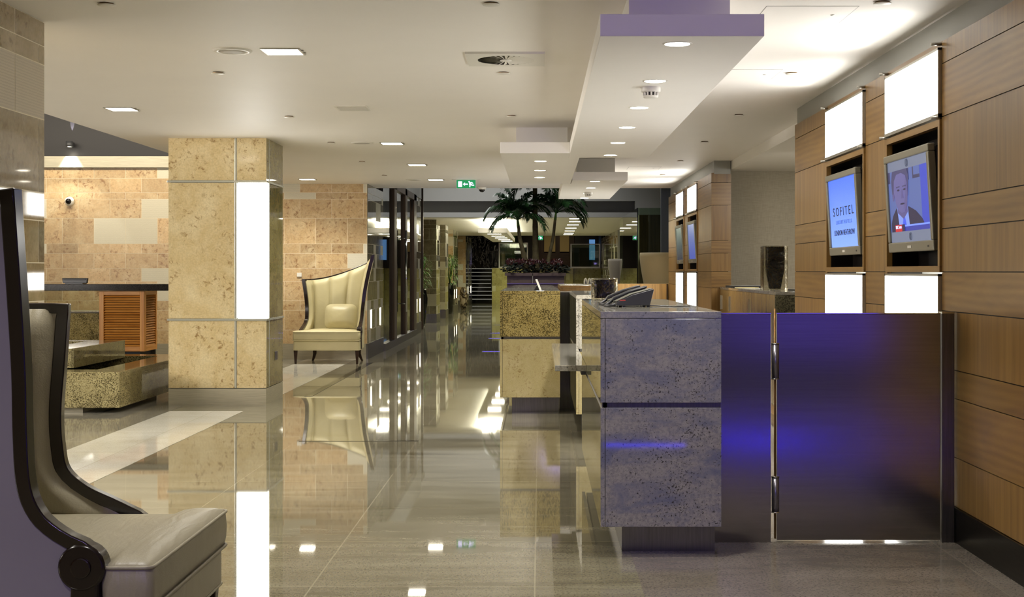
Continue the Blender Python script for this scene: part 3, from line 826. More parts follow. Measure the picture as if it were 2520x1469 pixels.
# low oak back desk
root = thing('oak_back_counter', 'long light oak back counter in front of the large pots', 'counter', (1.55, 20.3, 0))
mb = MB(); n = 4
for k in range(n):
    a = 1.12 + (1.97 - 1.12) * k / n
    mb.box(a + .001, a + (1.97 - 1.12) / n - .001, 20.82, 20.85, .08, 1.1, 0, (.4 + .1 * (k % 2), 0, k * .31))
mb.build('front_panel', M['wood_lt'], root)
MB().box(1.12, 2.1, 20.85, 21.3, 0, 1.1).build('carcass', M['wood_lt'], root)
MB().box(1.97, 1.99, 20.81, 20.85, .08, 1.1).build('edge_strip', M['wood_dk'], root)

# phones on the near desk
def phone(label, x, y, z):
    root = thing('desk_phone', label, 'telephone', (0, 0, 0))
    prof = [(-.105, .012), (-.10, .026), (-.02, .064), (.085, .092), (.092, .09), (.07, .008), (-.09, .008)]
    mb = MB(); mb.plate(prof, -.09, .09); mb.build('body', M['plastic'], root, .003)
    mb = MB(); mb.plate([(-.10, .028), (-.02, .0662), (.083, .0935), (.083, .096), (-.02, .0692), (-.102, .031)], -.088, .02); mb.build('keypad_face', M['keypad'], root, .001)
    mb = MB(); mb.plate([(-.115, .03), (-.1, .05), (-.02, .084), (.07, .108), (.078, .1), (.05, .088), (-.02, .068), (-.09, .034)], .03, .085); mb.build('handset', M['plastic'], root, .006)
    mb = MB(); mb.box(-.085, -.055, -.091, -.087, .032, .038); mb.build('message_light', M['red'], root)
    mb = MB()
    for px in (-.07, .055): mb.box(px, px + .015, -.08, -.06, 0, .01); mb.box(px, px + .015, .06, .08, 0, .01)
    mb.build('foot', M['plastic'], root)
    mb = MB(); mb.tube([(-.105, .05, .03), (-.135, .04, .012), (-.15, 0, .006), (-.13, -.04, .006), (-.1, -.05, .014)], .007, 8); mb.build('handset_cord', M['plastic'], root)
    root.location = (x, y, z); root.rotation_euler = (0, 0, math.radians(4)); return root
M['keypad'] = plain('keypad_grey', '55534b', .4)
M['red'] = plain('red_lamp', 'a03a34', .3)
p = phone('charcoal desk phone nearest the front edge of the blue-grey desk', .486, 6.92, 1.116)
phone('charcoal desk phone just behind the front phone on the blue-grey desk', .475, 7.25, 1.116)
tag(MB().tube([(.57, 6.95, 1.121), (.64, 7.0, 1.119), (.7, 6.9, 1.119), (.78, 6.95, 1.119)], .003, 6).build('phone_cable', M['plastic']), 'thin black cable trailing from the desk phones', 'cable')

# glass block vases
def glass_block(name, label, x, y, z, w, d, h, ripple):
    root = thing(name, label, 'vase', (x, y, z))
    t = w * .11
    mb = MB(); mb.box(x - w/2, x + w/2, y - d/2, y + d/2, z, z + h); mb.build('clear_wall', M['vase_glass'], root, .004)
    rows = []
    for i in range(13):
        k = i / 12
        s = (.62 + .38 * min(1, k * 2.2)) if ripple else 1.0
        r = []
        for j in range(28):
            a = 2 * PI * j / 28
            ca, sa = math.cos(a), math.sin(a)
            e = .35
            r.append((x + (w/2 - t) * s * math.copysign(abs(ca) ** e, ca), y + (d/2 - t) * s * math.copysign(abs(sa) ** e, sa), z + .012 + (h - .02) * k))
        rows.append(r)
    mb = MB(); mb.grid(rows, closed=True)
    mb.add(rows[0], [tuple(range(27, -1, -1))]); mb.add(rows[-1], [tuple(range(28))])
    mb.build('dark_core', M['core'], root)
def vase_mats():
    m, nt, b = newmat('dark_amber_core')
    v = objco(nt)
    n = noise(nt, v, 9, 4, .7, 2.0)
    c = ramp(nt, n, [(.32, '1a0d06'), (.46, '4a2611'), (.53, 'b98a45'), (.60, '341a0c')])
    setp(nt, b, Base_Color=c, Roughness=.2, Specular_IOR_Level=.3)
    setp(nt, b, Normal=node(nt, 'Bump', None, Height=noise(nt, objco(nt, scale=(4, 4, 26)), 1.0, 3, .6, 1.0), Strength=.45, Distance=.02).outputs[0])
    M['core'] = m
    m, nt, b = newmat('rippled_clear_glass')
    setp(nt, b, Base_Color=lin('d8d2ba'), Roughness=.02, Transmission_Weight=1.0, IOR=1.45)
    setp(nt, b, Normal=node(nt, 'Bump', None, Height=noise(nt, objco(nt, scale=(40, 40, 30)), 1.0, 3), Strength=.35, Distance=.01).outputs[0])
    M['vase_glass'] = m
vase_mats()
glass_block('glass_cube_vase', 'low cube glass vase with dark amber core behind the desk phones', .413, 8.58, 1.116, .165, .165, .138, False)
glass_block('tall_glass_vase', 'tall rippled glass vase with black core on the wood credenza', 2.29, 13.1, 1.115, .235, .2, .43, True)

# credenza in the alcove
root = thing('wood_credenza', 'pale wood credenza with granite end standing in the wallpapered alcove', 'cabinet', (2.5, 13.8, 0))
mb = MB()
for a, b in ((11.98, 13.5), (13.505, 14.9), (14.905, 15.58)):
    d = MB().box(2.1, 2.12, a + .002, b - .002, .1, 1.085, 0, (.35, 0, a)).build('door', M['credenza'] if 'credenza' in M else M['wood_gl'], root)
    mb2 = MB(); mb2.box(2.085, 2.1, b - .08, b - .06, .86, 1.02); mb2.build('handle', M['chrome'], d)
MB().box(2.12, 2.9, 12.0, 15.6, .0, 1.085).build('carcass', M['wood_lt'], root)
MB().box(2.1, 2.92, 11.95, 11.975, .0, 1.085).build('granite_end', M['gran_dkg'], root)
MB().box(2.1, 2.92, 11.95, 15.6, 1.087, 1.115).build('stone_top', M['gran_top'], root, .002)
def sheet(label, name, cat, x, y, w, d, z, rot, m, h=.003, group=None):
    mb = MB(); c, s = math.cos(rot), math.sin(rot)
    pts = [(x + px * c - py * s, y + px * s + py * c) for px, py in ((-w/2, -d/2), (w/2, -d/2), (w/2, d/2), (-w/2, d/2))]
    mb.prism(pts, z, z + h); return tag(mb.build(name, m), label, cat, group)
sheet('black folder lying at the far end of the wood credenza', 'black_folder', 'folder', 2.3, 15.1, .32, .42, 1.115, .1, M['plastic'], .022)
sheet('white paper sheet lying on the black folder', 'paper_sheet', 'paper', 2.32, 15.06, .3, .21, 1.138, .5, M['white'])
sheet('loose white paper on the credenza near the glass vase', 'paper_sheet', 'paper', 2.26, 14.1, .3, .21, 1.116, .2, M['white'], .002)
sheet('cream envelope lying between papers on the credenza', 'envelope', 'paper', 2.25, 14.55, .22, .3, 1.116, -.3, M['manila'], .01)
sheet('flat black tray on the granite end of the credenza', 'black_tray', 'tray', 2.62, 12.5, .5, .6, 1.115, 0, M['plastic'], .014)

# card frame and terminals
root = thing('display_frame', 'small tilted white display frame standing on the gold granite desk', 'display stand', (-.03, 12.7, 1.12))
MB().plate([(-.055, 1.12), (.0, 1.12), (-.015, 1.185)], 12.55, 12.8).build('easel', M['plastic'], root)
MB().plate([(.0, 1.12), (.018, 1.12), (-.022, 1.222), (-.04, 1.22)], 12.5, 12.85).build('panel', M['white'], root, .002)
for k, lab in ((0, 'grey curved card terminal beside the cube vase, left of two'), (1, 'grey curved card terminal beside the cube vase, right of two')):
    x = .60 + k * .05
    root = thing('card_terminal', lab, 'terminal', (x, 17.4, 1.125))
    MB().plate([(x - .025, 1.125), (x + .022, 1.125), (x + .02, 1.17), (x, 1.212), (x - .022, 1.195), (x - .03, 1.16)], 17.3, 17.45).build('body', M['plastic_s'], root, .006)
    MB().plate([(x - .02, 1.135), (x + .012, 1.135), (x - .005, 1.19)], 17.295, 17.3).build('side_face', M['plastic'], root)
# ------------------------------------------------------------------ ceiling rafts
def raft(label, outline, z0, z1, neck, lights, lr=.055, square=False):
    cx = sum(p[0] for p in outline) / len(outline); cy = sum(p[1] for p in outline) / len(outline)
    root = thing('ceiling_raft', label, 'ceiling raft', (cx, cy, z0))
    MB().prism(outline, z0, z1).build('panel', M['raft'], root, .003)
    MB().box(*neck, z1, CZ).build('neck', M['raft'], root)
    for x, y in lights:
        if square:
            d = MB().box(x - lr, x + lr, y - lr, y + lr, z0 - .003, z0 + .002).build('downlight', M['lamp'], root)
        else:
            d = MB().lathe([(lr, -.002), (lr + .006, -.004), (lr + .012, 0)], (x, y, z0), 28, cap=False).build('downlight', M['white'], root)
            MB().lathe([(lr, 0), (lr, .0005)], (x, y, z0 - .003), 28).build('lens', M['lamp'], d)
    return root
RZ, RZ1 = 2.30, 2.395
R1L = [(.606, 5.9), (.607, 7.05), (.609, 8.2), (.608, 9.32), (.609, 10.44), (.610, 11.55)]
R2L = [(.008, 12.18), (.004, 13.3), (0, 14.3)]
R3L = [(.615, 14.93), (.615, 16.1), (.618, 17.25), (.612, 18.33)]
raft('long white ceiling raft over the blue-grey desk with violet lit front edge', [(.257, 5.71), (.957, 5.71), (.957, 11.83), (.257, 11.83)], RZ, RZ1, (.413, .88, 6.2, 11.4), R1L)
raft('white ceiling raft over the walkway with three downlights', [(-.335, 11.38), (.2565, 11.38), (.2565, 11.83), (.352, 11.83), (.352, 15.35), (-.335, 15.35)], RZ, RZ1, (-.21, .25, 12.0, 14.9), R2L)
raft('small white ceiling raft with a smoke detector before the far wood wall', [(.36, 14.8), (.972, 14.8), (.972, 18.64), (.262, 18.64), (.262, 15.36), (.36, 15.36)], RZ, RZ1, (.42, .86, 15.3, 18.2), R3L)
raft('distant ceiling raft glowing white above in the hall beyond the palms', [(-1.53, 33.3), (-.81, 33.3), (-.81, 43.9), (-1.53, 43.9)], 2.25, 2.37, (-1.4, -.95, 33.8, 43.3),
     [(-1.16 + .03 * i, 34.4 + 2.05 * i) for i in range(5)], .17, True)

# ------------------------------------------------------------------ ceiling fittings
ORD = ['first', 'second', 'third', 'fourth', 'fifth', 'sixth', 'seventh', 'eighth']
def cap_proto():
    root = thing('sprinkler_cap', '', 'sprinkler cover', (0, 0, 0), 'sprinkler covers in the ceiling')
    MB().lathe([(.034, -.008), (.0345, -.003), (.034, -.001)], (0, 0, 0), 24).build('stem_shadow', M['brass'], root)
    MB().lathe([(.0, -.0115), (.04, -.011), (.0425, -.009), (.0425, -.007), (.0, -.0065)], (0, 0, 0), 28, cap=False).build('ceiling_cover_plate', M['white'], root)
    return root
cp = cap_proto(); first = True
for x, ys, lab in ((-2.08, [6.44, 8.67, 11.13, 13.38, 15.71, 17.97], 'ceiling row by the lit column'),
                   (-.233, [6.43, 8.67, 11.07], 'ceiling row by the long raft'),
                   (1.636, [6.4, 8.69, 11.01, 13.29, 15.59, 17.82], 'ceiling row by the wood wall')):
    for i, y in enumerate(ys):
        L = '%s sprinkler cover from the front, %s' % (ORD[i], lab)
        if first: cp.location = (x, y, CZ); cp['label'] = L; first = False
        else: dup(cp, (x, y, CZ), L)

def speaker_proto():
    root = thing('ceiling_speaker', '', 'speaker', (0, 0, 0), 'round ceiling speakers')
    MB().lathe([(.078, -.006), (.088, -.010), (.108, -.008), (.114, 0)], (0, 0, 0), 36, cap=False).build('rim', M['white'], root)
    MB().lathe([(.0, -.011), (.05, -.0105), (.08, -.007), (.081, 0)], (0, 0, 0), 36, cap=False).build('grille', M['grille'], root)
    return root
M['grille'] = plain('speaker_mesh', 'b0ab9f', .5)
sp = speaker_proto()
for i, (x, y, L) in enumerate([(-1.789, 7.81, 'large round ceiling speaker beside the front square downlight'), (-1.777, 13.42, 'round ceiling speaker halfway down the hall beside a square downlight'), (-1.77, 18.85, 'small far round ceiling speaker close to the stone wall and exit sign')]):
    if i == 0: sp.location = (x, y, CZ); sp['label'] = L
    else: dup(sp, (x, y, CZ), L)

def square_proto():
    root = thing('square_downlight', '', 'downlight', (0, 0, 0), 'square ceiling downlights')
    s, t = .1, .014
    mb = MB()
    for (a, b, c, d) in ((-s-t, s+t, -s-t, -s), (-s-t, s+t, s, s+t), (-s-t, -s, -s, s), (s, s+t, -s, s)): mb.box(a, b, c, d, -.006, 0)
    mb.build('frame', M['alu'], root)
    MB().box(-s, s, -s, s, -.004, .0).build('diffuser', M['lamp'], root)
    mb = MB(); mb.box(s + t, s + t + .012, -.05, -.03, -.006, 0); mb.box(s + t, s + t + .012, .03, .05, -.006, 0); mb.build('spring_clip', M['alu'], root)
    return root
sq = square_proto()
SQ = [(-1.499, 7.84, 'largest square downlight beside the round speaker at the front'), (-3.311, 10.63, 'square downlight above the granite water trough, near the dark void'),
      (-3.247, 18.76, 'square downlight by the stone wall behind the lit column'), (-1.486, 13.5, 'square downlight above the walkway, second in its row'),
      (-1.481, 16.19, 'square downlight above the walkway, third in its row'), (-1.462, 18.85, 'square downlight beside the green exit sign')]
for i, (x, y, L) in enumerate(SQ):
    if i == 0: sq.location = (x, y, CZ); sq['label'] = L
    else: dup(sq, (x, y, CZ), L)
FSQ = [(.89, 32.8), (.927, 34.76), (.924, 37.2), (.933, 40.0), (.961, 42.83), (.99, 45.35), (.999, 47.12), (-1.236, 32.7)]
for i, (x, y) in enumerate(FSQ):
    o = dup(sq, (x, y, CZ), ('far hall ceiling square downlight, %s of the line right of the palms' % ORD[i]) if i < 7 else 'far hall square downlight behind the leftmost palm fronds')
    o.scale = (1.6, 1.6, 1); o['group'] = 'far hall ceiling downlights'

# swirl diffuser
M['throat'] = plain('diffuser_throat', '66624f', .7)
root = thing('swirl_diffuser', 'square white ceiling air diffuser with round swirl vanes', 'air diffuser', (-.204, 8.09, CZ))
x, y, s = -.204, 8.09, .235
mb = MB()
n = 40
ri = .17
sqp = []
for k in range(n):
    a = 2 * PI * k / n; ca, sa = math.cos(a), math.sin(a); m_ = max(abs(ca), abs(sa)); sqp.append((x + s * ca / m_, y + s * sa / m_))
top = [(p[0], p[1], CZ - .014) for p in sqp]; cir = [(x + ri * math.cos(2*PI*k/n), y + ri * math.sin(2*PI*k/n), CZ - .014) for k in range(n)]
mb.add(top + cir, [(k, n + k, n + (k+1) % n, (k+1) % n) for k in range(n)])
mb.add([(p[0], p[1], CZ) for p in sqp] + top, [(k, n + k, n + (k+1) % n, (k+1) % n) for k in range(n)])
mb.build('ceiling_face_plate', M['white'], root)
MB().lathe([(.0, 0), (ri, 0), (ri, .004)], (x, y, CZ - .006), 40, cap=False).build('throat', M['throat'], root)
mb = MB()
for k in range(30):
    a = -2 * PI * k / 30; b = a - 2 * PI / 30 * .62
    mb.quad((x + .03 * math.cos(a), y + .03 * math.sin(a), CZ - .015), (x + ri * math.cos(a), y + ri * math.sin(a), CZ - .016), (x + ri * math.cos(b), y + ri * math.sin(b), CZ - .011), (x + .03 * math.cos(b), y + .03 * math.sin(b), CZ - .013))
mb.lathe([(0, -.02), (.035, -.018), (.035, -.01)], (x, y, CZ), 20, cap=False)
mb.build('vane_disc', M['white'], root)
# slot grille
root = thing('slot_grille', 'small rectangular slotted ceiling grille beyond the front speaker', 'air grille', (-1.477, 10.57, CZ))
x, y = -1.477, 10.57
mb = MB(); mb.box(x - .125, x + .125, y - .15, y - .135, CZ - .006, CZ); mb.box(x - .125, x + .125, y + .135, y + .15, CZ - .006, CZ); mb.box(x - .125, x - .11, y - .135, y + .135, CZ - .006, CZ); mb.box(x + .11, x + .125, y - .135, y + .135, CZ - .006, CZ)
mb.build('frame', M['white'], root)
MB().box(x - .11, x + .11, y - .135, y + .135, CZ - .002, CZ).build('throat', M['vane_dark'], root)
mb = MB()
for k in range(7): mb.box(x - .11, x + .11, y - .13 + .04 * k, y - .108 + .04 * k, CZ - .006, CZ - .002)
mb.build('slats', M['white'], root)

def hatch(x0, x1, y0, y1, lab):
    root = thing('access_hatch', lab, 'access panel', ((x0+x1)/2, (y0+y1)/2, CZ))
    g = .003
    mb = MB(); mb.box(x0, x1, y0, y0 + g, CZ - .001, CZ); mb.box(x0, x1, y1 - g, y1, CZ - .001, CZ); mb.box(x0, x0 + g, y0, y1, CZ - .001, CZ); mb.box(x1 - g, x1, y0, y1, CZ - .001, CZ)
    mb.build('edge_gap_line', M['grey3'], root)  # thin grey strips drawn for the gap around the hatch
    MB().box(x0 + g, x1 - g, y0 + g, y1 - g, CZ - .0015, CZ).build('panel', M['ceil'], root)
    MB().lathe([(0, -.004), (.012, -.003), (.012, 0)], (x1 - .08, (y0+y1)/2, CZ), 14, cap=False).build('lock', M['alu'], root)
hatch(1.1, 1.55, 6.5, 6.94, 'square access hatch in the ceiling beside the front sprinkler cover on the wood wall side')
hatch(1.12, 1.55, 8.55, 8.98, 'square access hatch in the ceiling right of the long raft, beside the second sprinkler cover')
hatch(1.1, 1.5, 16.5, 16.95, 'far access hatch in the ceiling near the far wood wall')

def detector(label, x, y, z, sc=1.0):
    root = thing('smoke_detector', label, 'smoke detector', (x, y, z))
    MB().lathe([(.053, 0), (.053, -.022), (.05, -.028), (0, -.028)], (x, y, z), 32, cap=False).build('base', M['white'], root)
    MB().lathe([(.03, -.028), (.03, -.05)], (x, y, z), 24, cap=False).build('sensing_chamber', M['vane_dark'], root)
    mb = MB()
    for k in range(12):
        a = 2 * PI * k / 12; mb.tube([(x + .04 * math.cos(a), y + .04 * math.sin(a), z - .026), (x + .036 * math.cos(a), y + .036 * math.sin(a), z - .05)], .0055, 6)
    mb.lathe([(.042, -.047), (.04, -.056), (.03, -.06), (0, -.06)], (x, y, z), 28, cap=False)
    mb.build('cage', M['white'], root)
detector('white smoke detector under the long front raft', .605, 7.3, RZ)
detector('white smoke detector under the small far raft', .617, 17.0, RZ)

# exit signs
def exit_sign(label, x, y, ztop, s=1.0):
    root = thing('exit_sign', label, 'exit sign', (x, y, ztop))
    w, h = .132 * s, .125 * s
    MB().box(x - w - .008, x + w + .008, y, y + .02, ztop - h - .012, ztop).build('acrylic_panel', M['acrylic'], root)
    MB().box(x - w, x + w, y - .003, y + .0, ztop - h - .002, ztop - .012).build('green_face', M['sign_green'], root)
    MB().box(x - .2 * s, x + .2 * s, y - .01, y + .03, ztop - .006, ztop).build('mounting_rail', M['white'], root)
    def P(u, v): return (x + (u - .5) * 2 * w, ztop - .012 - (1 - v) * (h - .01))
    def sh(name, pts): MB().plate([P(*p) for p in pts], y - .006, y - .0035).build(name, M['sign_white'], root)
    sh('door_symbol', [(.08, .17), (.29, .17), (.29, .85), (.08, .85)])
    sh('arrow_symbol', [(.33, .5), (.44, .72), (.44, .57), (.60, .57), (.60, .43), (.44, .43), (.44, .28)])
    mb = MB()
    def seg(a, b, r):
        (ax, az), (bx, bz) = P(*a), P(*b); d = Vector((bx - ax, 0, bz - az)).normalized(); nx, nz = -d.z * r * w, d.x * r * w
        mb.plate([(ax - nx, az - nz), (bx - nx, bz - nz), (bx + nx, bz + nz), (ax + nx, az + nz)], y - .006, y - .0035)
    hx, hz = P(.66, .79); rr = .085 * w
    mb.plate([(hx + rr * math.cos(2*PI*k/14), hz + rr * math.sin(2*PI*k/14)) for k in range(14)], y - .006, y - .0035)
    seg((.69, .70), (.76, .45), .085); seg((.70, .66), (.81, .70), .05); seg((.81, .70), (.87, .56), .05); seg((.71, .62), (.67, .47), .045); seg((.67, .47), (.72, .42), .04)
    seg((.76, .46), (.82, .36), .065); seg((.82, .37), (.93, .37), .06); seg((.74, .46), (.70, .32), .06); seg((.70, .34), (.70, .14), .055)
    mb.build('running_figure', M['sign_white'], root)
M['acrylic'] = plain('acrylic', 'c9cbd6', .2)
M['sign_green'] = glow('sign_green', '0f8a4c', .7)
M['sign_white'] = glow('sign_white', 'd3d2ff', 1.0)
exit_sign('green exit sign with arrow and running figure hanging from the near ceiling', -1.029, 18.76, CZ)
exit_sign('small distant green exit sign between the palm trunks', -.045, 48.5, CZ, 1.25)

# security cameras
root = thing('dome_camera', 'white domed security camera hanging at the ceiling edge beside the exit sign', 'security camera', (-.884, 20.55, CZ))
MB().lathe([(.062, 0), (.066, -.004), (.06, -.026), (.056, -.034), (.044, -.036)], (-.884, 20.55, CZ), 28, cap=False).build('ceiling_mount', M['white'], root)
MB().lathe([(.044, -.034), (.042, -.052), (.03, -.068), (.015, -.075), (0, -.077)], (-.884, 20.55, CZ), 24, cap=False).build('dome', M['smoked'], root)
x, z = -6.93, 2.325
root = thing('wall_camera', 'white domed security camera on the stone wall above the bar', 'security camera', (x, 19.78, z))
o = MB().lathe([(.066, 0), (.07, .012), (.064, .04), (.05, .056), (.042, .058)], (0, 0, 0), 28, cap=False).build('housing', M['white'], root); o.location = (0, 0, 0)
o2 = MB().lathe([(.043, .055), (.04, .075), (.028, .092), (.012, .1), (0, .101)], (0, 0, 0), 24, cap=False).build('dome', M['smoked'], root)
for q in (o, o2):
    q.data.transform(Matrix.Translation(root.location)); q.data.transform(Matrix.Rotation(PI / 2, 4, 'X')); q.location = (0, 0, 0)

# up-and-down wall light on the dark wall
x, z = -6.9, 3.165
root = thing('wall_spotlight', 'dark up-and-down wall light throwing beams on the dark upper wall', 'wall light', (x, 19.7, z))
MB().lathe([(.03, .035), (.05, .04), (.05, -.04), (.042, -.045), (.038, -.03)], (x, 19.68, z), 24, cap=False).build('body', M['dark_body'], root)
MB().lathe([(0, -.001), (.042, 0)], (x, 19.68, z - .04), 24, cap=False).build('lower_lens', M['lamp'], root)
MB().box(x - .03, x + .03, 19.72, 19.8, z - .03, z + .03).build('bracket', M['dark_body'], root)
x2 = -5.9
M['dark_body'] = M['dark_body']
# white switches
tag(MB().box(-3.58, -3.51, 19.775, 19.795, 1.215, 1.275).build('wall_switch', M['white'], None, .004), 'small white wall switch above the low corner of the cream chair', 'switch')

# ------------------------------------------------------------------ armchairs
def lerp(a, b, t): return a + (b - a) * t
def interp(tab, z):
    if z <= tab[0][0]: return tab[0][1]
    if z >= tab[-1][0]: return tab[-1][1]
    n = len(tab)
    def slope(i):
        if i == 0: return (tab[1][1] - tab[0][1]) / (tab[1][0] - tab[0][0])
        if i == n - 1: return (tab[-1][1] - tab[-2][1]) / (tab[-1][0] - tab[-2][0])
        return (tab[i+1][1] - tab[i-1][1]) / (tab[i+1][0] - tab[i-1][0])
    for i in range(n - 1):
        a, va = tab[i]; b, vb = tab[i+1]
        if z <= b:
            h = b - a; t = (z - a) / h; m0, m1 = slope(i) * h, slope(i + 1) * h
            return va * (2*t**3 - 3*t*t + 1) + m0 * (t**3 - 2*t*t + t) + vb * (3*t*t - 2*t**3) + m1 * (t**3 - t*t)
LY = [(.20, .28), (.44, .27), (.47, .32), (.50, .375), (.547, .463), (.608, .526), (.686, .545), (.80, .553), (.965, .547), (1.18, .544)]
RY = [(.20, .17), (.44, .155), (.51, .17), (.548, .243), (.60, .306), (.677, .340), (.823, .347), (1.0, .342), (1.3, .336), (1.575, .326)]
LX = [(.20, -.405), (.46, -.40), (.55, -.37), (.64, -.355), (.9, -.365), (1.18, -.405)]
RX = [(.20, .45), (.45, .45), (.92, .49), (1.25, .55), (1.575, .635)]
def chair(label, sx, loc, rot, leather_in, fabric_out):
    root = thing('wing_armchair', label, 'armchair', (0, 0, 0))
    def ztop(u):
        if u < .22: return 1.18
        if u > .78: return lerp(1.445, 1.522, (u - .78) / .22)
        return 1.18 + .27 * ((u - .22) / .56) ** 1.75
    def base(u, z):
        """mid surface of the shell in plan"""
        L = Vector((interp(LX, z), interp(LY, z))); R = Vector((interp(RX, z), interp(RY, z)))
        yb = .74 + .07 * (z - .2)
        xl = interp([(.2, -.37), (.6, -.33), (1.2, -.36)], z); xr = interp([(.2, .43), (.9, .45), (1.5, .56)], z)
        BL, BR = Vector((xl, yb)), Vector((xr, yb + .0))
        r = .07
        def corner(A, C, B, t):
            a = C + (A - C).normalized() * min(r, (A - C).length * .5); b = C + (B - C).normalized() * r
            return a * (1-t)**2 + C * 2*t*(1-t) + b * t*t, a, b
        if u < .16:
            _, a, b = corner(L, BL, BR, 0); return L.lerp(a, u / .16)
        if u < .26: return corner(L, BL, BR, (u - .16) / .10)[0]
        if u < .74:
            b = corner(L, BL, BR, 1)[0]; a = corner(BL, BR, R, 0)[0]; return b.lerp(a, (u - .26) / .48)
        if u < .84: return corner(BL, BR, R, (u - .74) / .10)[0]
        a = corner(BL, BR, R, 1)[0]; return a.lerp(R, (u - .84) / .16)
    NU, NV = 140, 26
    TH_ = .04
    def surf(u, z, off):
        e = .004
        p = base(u, z); d = (base(min(1, u + e), z) - base(max(0, u - e), z))
        d = d.normalized() if d.length > 1e-9 else Vector((1, 0))
        n = Vector((d.y, -d.x))     # towards the sitter
        q = p + n * off
        return Vector((q.x * sx, q.y, z))
    us = [i / NU for i in range(NU + 1)]
    ch = [(.0, .24), (.24, .42), (.42, .60), (.60, .775), (.775, 1.0)]
    def bulge(u):
        for a, b in ch:
            if a <= u <= b:
                s = (u - a) / (b - a)
                if a == 0: s = .5 + s / 2
                if b == 1: s = s / 2
                return (1 - abs(2 * s - 1) ** 5)
        return 0
    # inner padded face
    rows = []
    for j in range(NV + 1):
        v = j / NV; r = []
        for u in us:
            zt = ztop(u) - .012; z = lerp(.36, zt, v)
            fade = min(1, (1 - v) / .06)
            eu = max(0, min(1, (min(u, 1 - u) - .025) / .06)); eu = eu * eu * (3 - 2 * eu)
            r.append(surf(u, z, TH_ / 2 + (.009 + .038 * bulge(u) * fade) * eu))
        rows.append(r)
    MB().grid(rows).build('channelled_back', leather_in, root)
    rows = []
    for j in range(NV + 1):
        v = j / NV
        rows.append([surf(u, lerp(.2, ztop(u) - .012, v), -TH_ / 2) for u in us])
    MB().grid(rows).build('outer_back', fabric_out, root)
    # polished frame strip along wing edges and top rail
    path = []
    for j in range(46): path.append((0.0, lerp(.44, 1.18, j / 48), 'L'))
    path.append((0.0, 1.18, 'C'))
    for u in us[6:-14]: path.append((u, None, 'T'))
    path.append((1.0, 1.522, 'C'))
    for j in range(3, 61): path.append((1.0, lerp(1.522, .47, j / 60), 'R'))
    secs = []
    fw = .037
    for u, z, k in path:
        zt = ztop(u)
        o1, o2 = -TH_ / 2 - .005, TH_ / 2 + .005
        if k == 'C':
            sg = 1 if u < .5 else -1
            p, q = surf(u, z, 0), surf(u + sg * .05, z, 0)
            iw = (q - p); iw.z = 0; iw.normalize()
            ou = Vector((0, 0, .006)) - iw * .006; inn = iw * fw - Vector((0, 0, fw * .8))
            s = [surf(u, z, o1) + ou, surf(u, z, o2) + ou, surf(u, z, o2) + inn, surf(u, z, o1) + inn]
        elif k == 'T': 
            zz = zt; s = [surf(u, zz + .008, o1), surf(u, zz + .008, o2), surf(u, zz - fw * .8, o2), surf(u, zz - fw * .8, o1)]
        else:
            sg = 1 if k == 'L' else -1
            du = .012
            p, q = surf(u, z, 0), surf(u + sg * .05, z, 0)
            inw = (q - p); inw.z = 0; inw.normalize()
            # normal to the strip in the side view
            tz = .01
            p2 = surf(u, z + tz, 0); t = (p2 - p).normalized()
            iw = (inw - t * inw.dot(t)).normalized()
            if k == 'L': iw = (iw + Vector((0, 0, 0))).normalized()
            cap = 1.0
            s = [surf(u, z, o1) - iw * .006, surf(u, z, o2) - iw * .006, surf(u, z, o2) + iw * fw, surf(u, z, o1) + iw * fw]
        secs.append(s)
    mb = MB(); mb.grid(secs, closed=True, smooth=True); mb.add(secs[0], [(0, 1, 2, 3)]); mb.add(secs[-1], [(3, 2, 1, 0)])
    mb.build('show_wood_frame', M['frame'], root, .004, 38, fixn=True)
    # scrolled arm ends
    for X, Yc, Zc, r in ((RX[1][1] - .0, .197, .452, .068), (LX[1][1] + .0, .30, .40, .05)):
        X *= sx
        prof = []
        for k in range(29):
            a = 2 * PI * k / 28; prof.append((Yc + r * math.cos(a), Zc + r * math.sin(a)))
        mb = MB(); mb.side_plate(prof[:-1], X - .033, X + .033, smooth=True); s = mb.build('arm_scroll', M['frame'], root, .008, 40)
        for sd in (-1, 1):
            mb = MB(); mb.side_plate([(Yc + .03 * math.cos(2*PI*k/20), Zc + .03 * math.sin(2*PI*k/20)) for k in range(20)], X + sd * .033 - .006, X + sd * .033 + .006)
            mb.build('rosette', M['frame'], s, .004)
        mb = MB(); mb.side_plate([(Yc - .035, .2), (Yc + .04, .2), (Yc + .03, Zc - .02), (Yc - .05, Zc - .02)], X - .03, X + .03); mb.build('arm_post', M['frame'], root, .008)
    # seat cushion (T shaped) and apron
    def outline(g):
        a, b, c, d = -.455 - g, .47 + g, -.335 - g, .395 + g
        pts = [(a, -.0 - g), (b, -.0 - g), (b, .135 + g), (d, .155 + g), (d, .70 + g), (c, .70 + g), (c, .155 + g), (a, .135 + g)]
        return pts
    def rounded(pts, r=.03, n=5):
        out = []
        m = len(pts)
        for i in range(m):
            A, C, B = Vector(pts[i-1]), Vector(pts[i]), Vector(pts[(i+1) % m])
            ra = min(r, (A - C).length * .45); rb = min(r, (B - C).length * .45)
            a = C + (A - C).normalized() * ra; b = C + (B - C).normalized() * rb
            for k in range(n + 1):
                t = k / n; out.append(a * (1-t)**2 + C * 2*t*(1-t) + b * t*t)
        # resample sides (the same count on every ring)
        res = []
        for i in range(len(out)):
            p, q = out[i], out[(i+1) % len(out)]
            k = 4 if i % (n + 1) == n else 1
            for s in range(k): res.append(p.lerp(q, s / k))
        return res
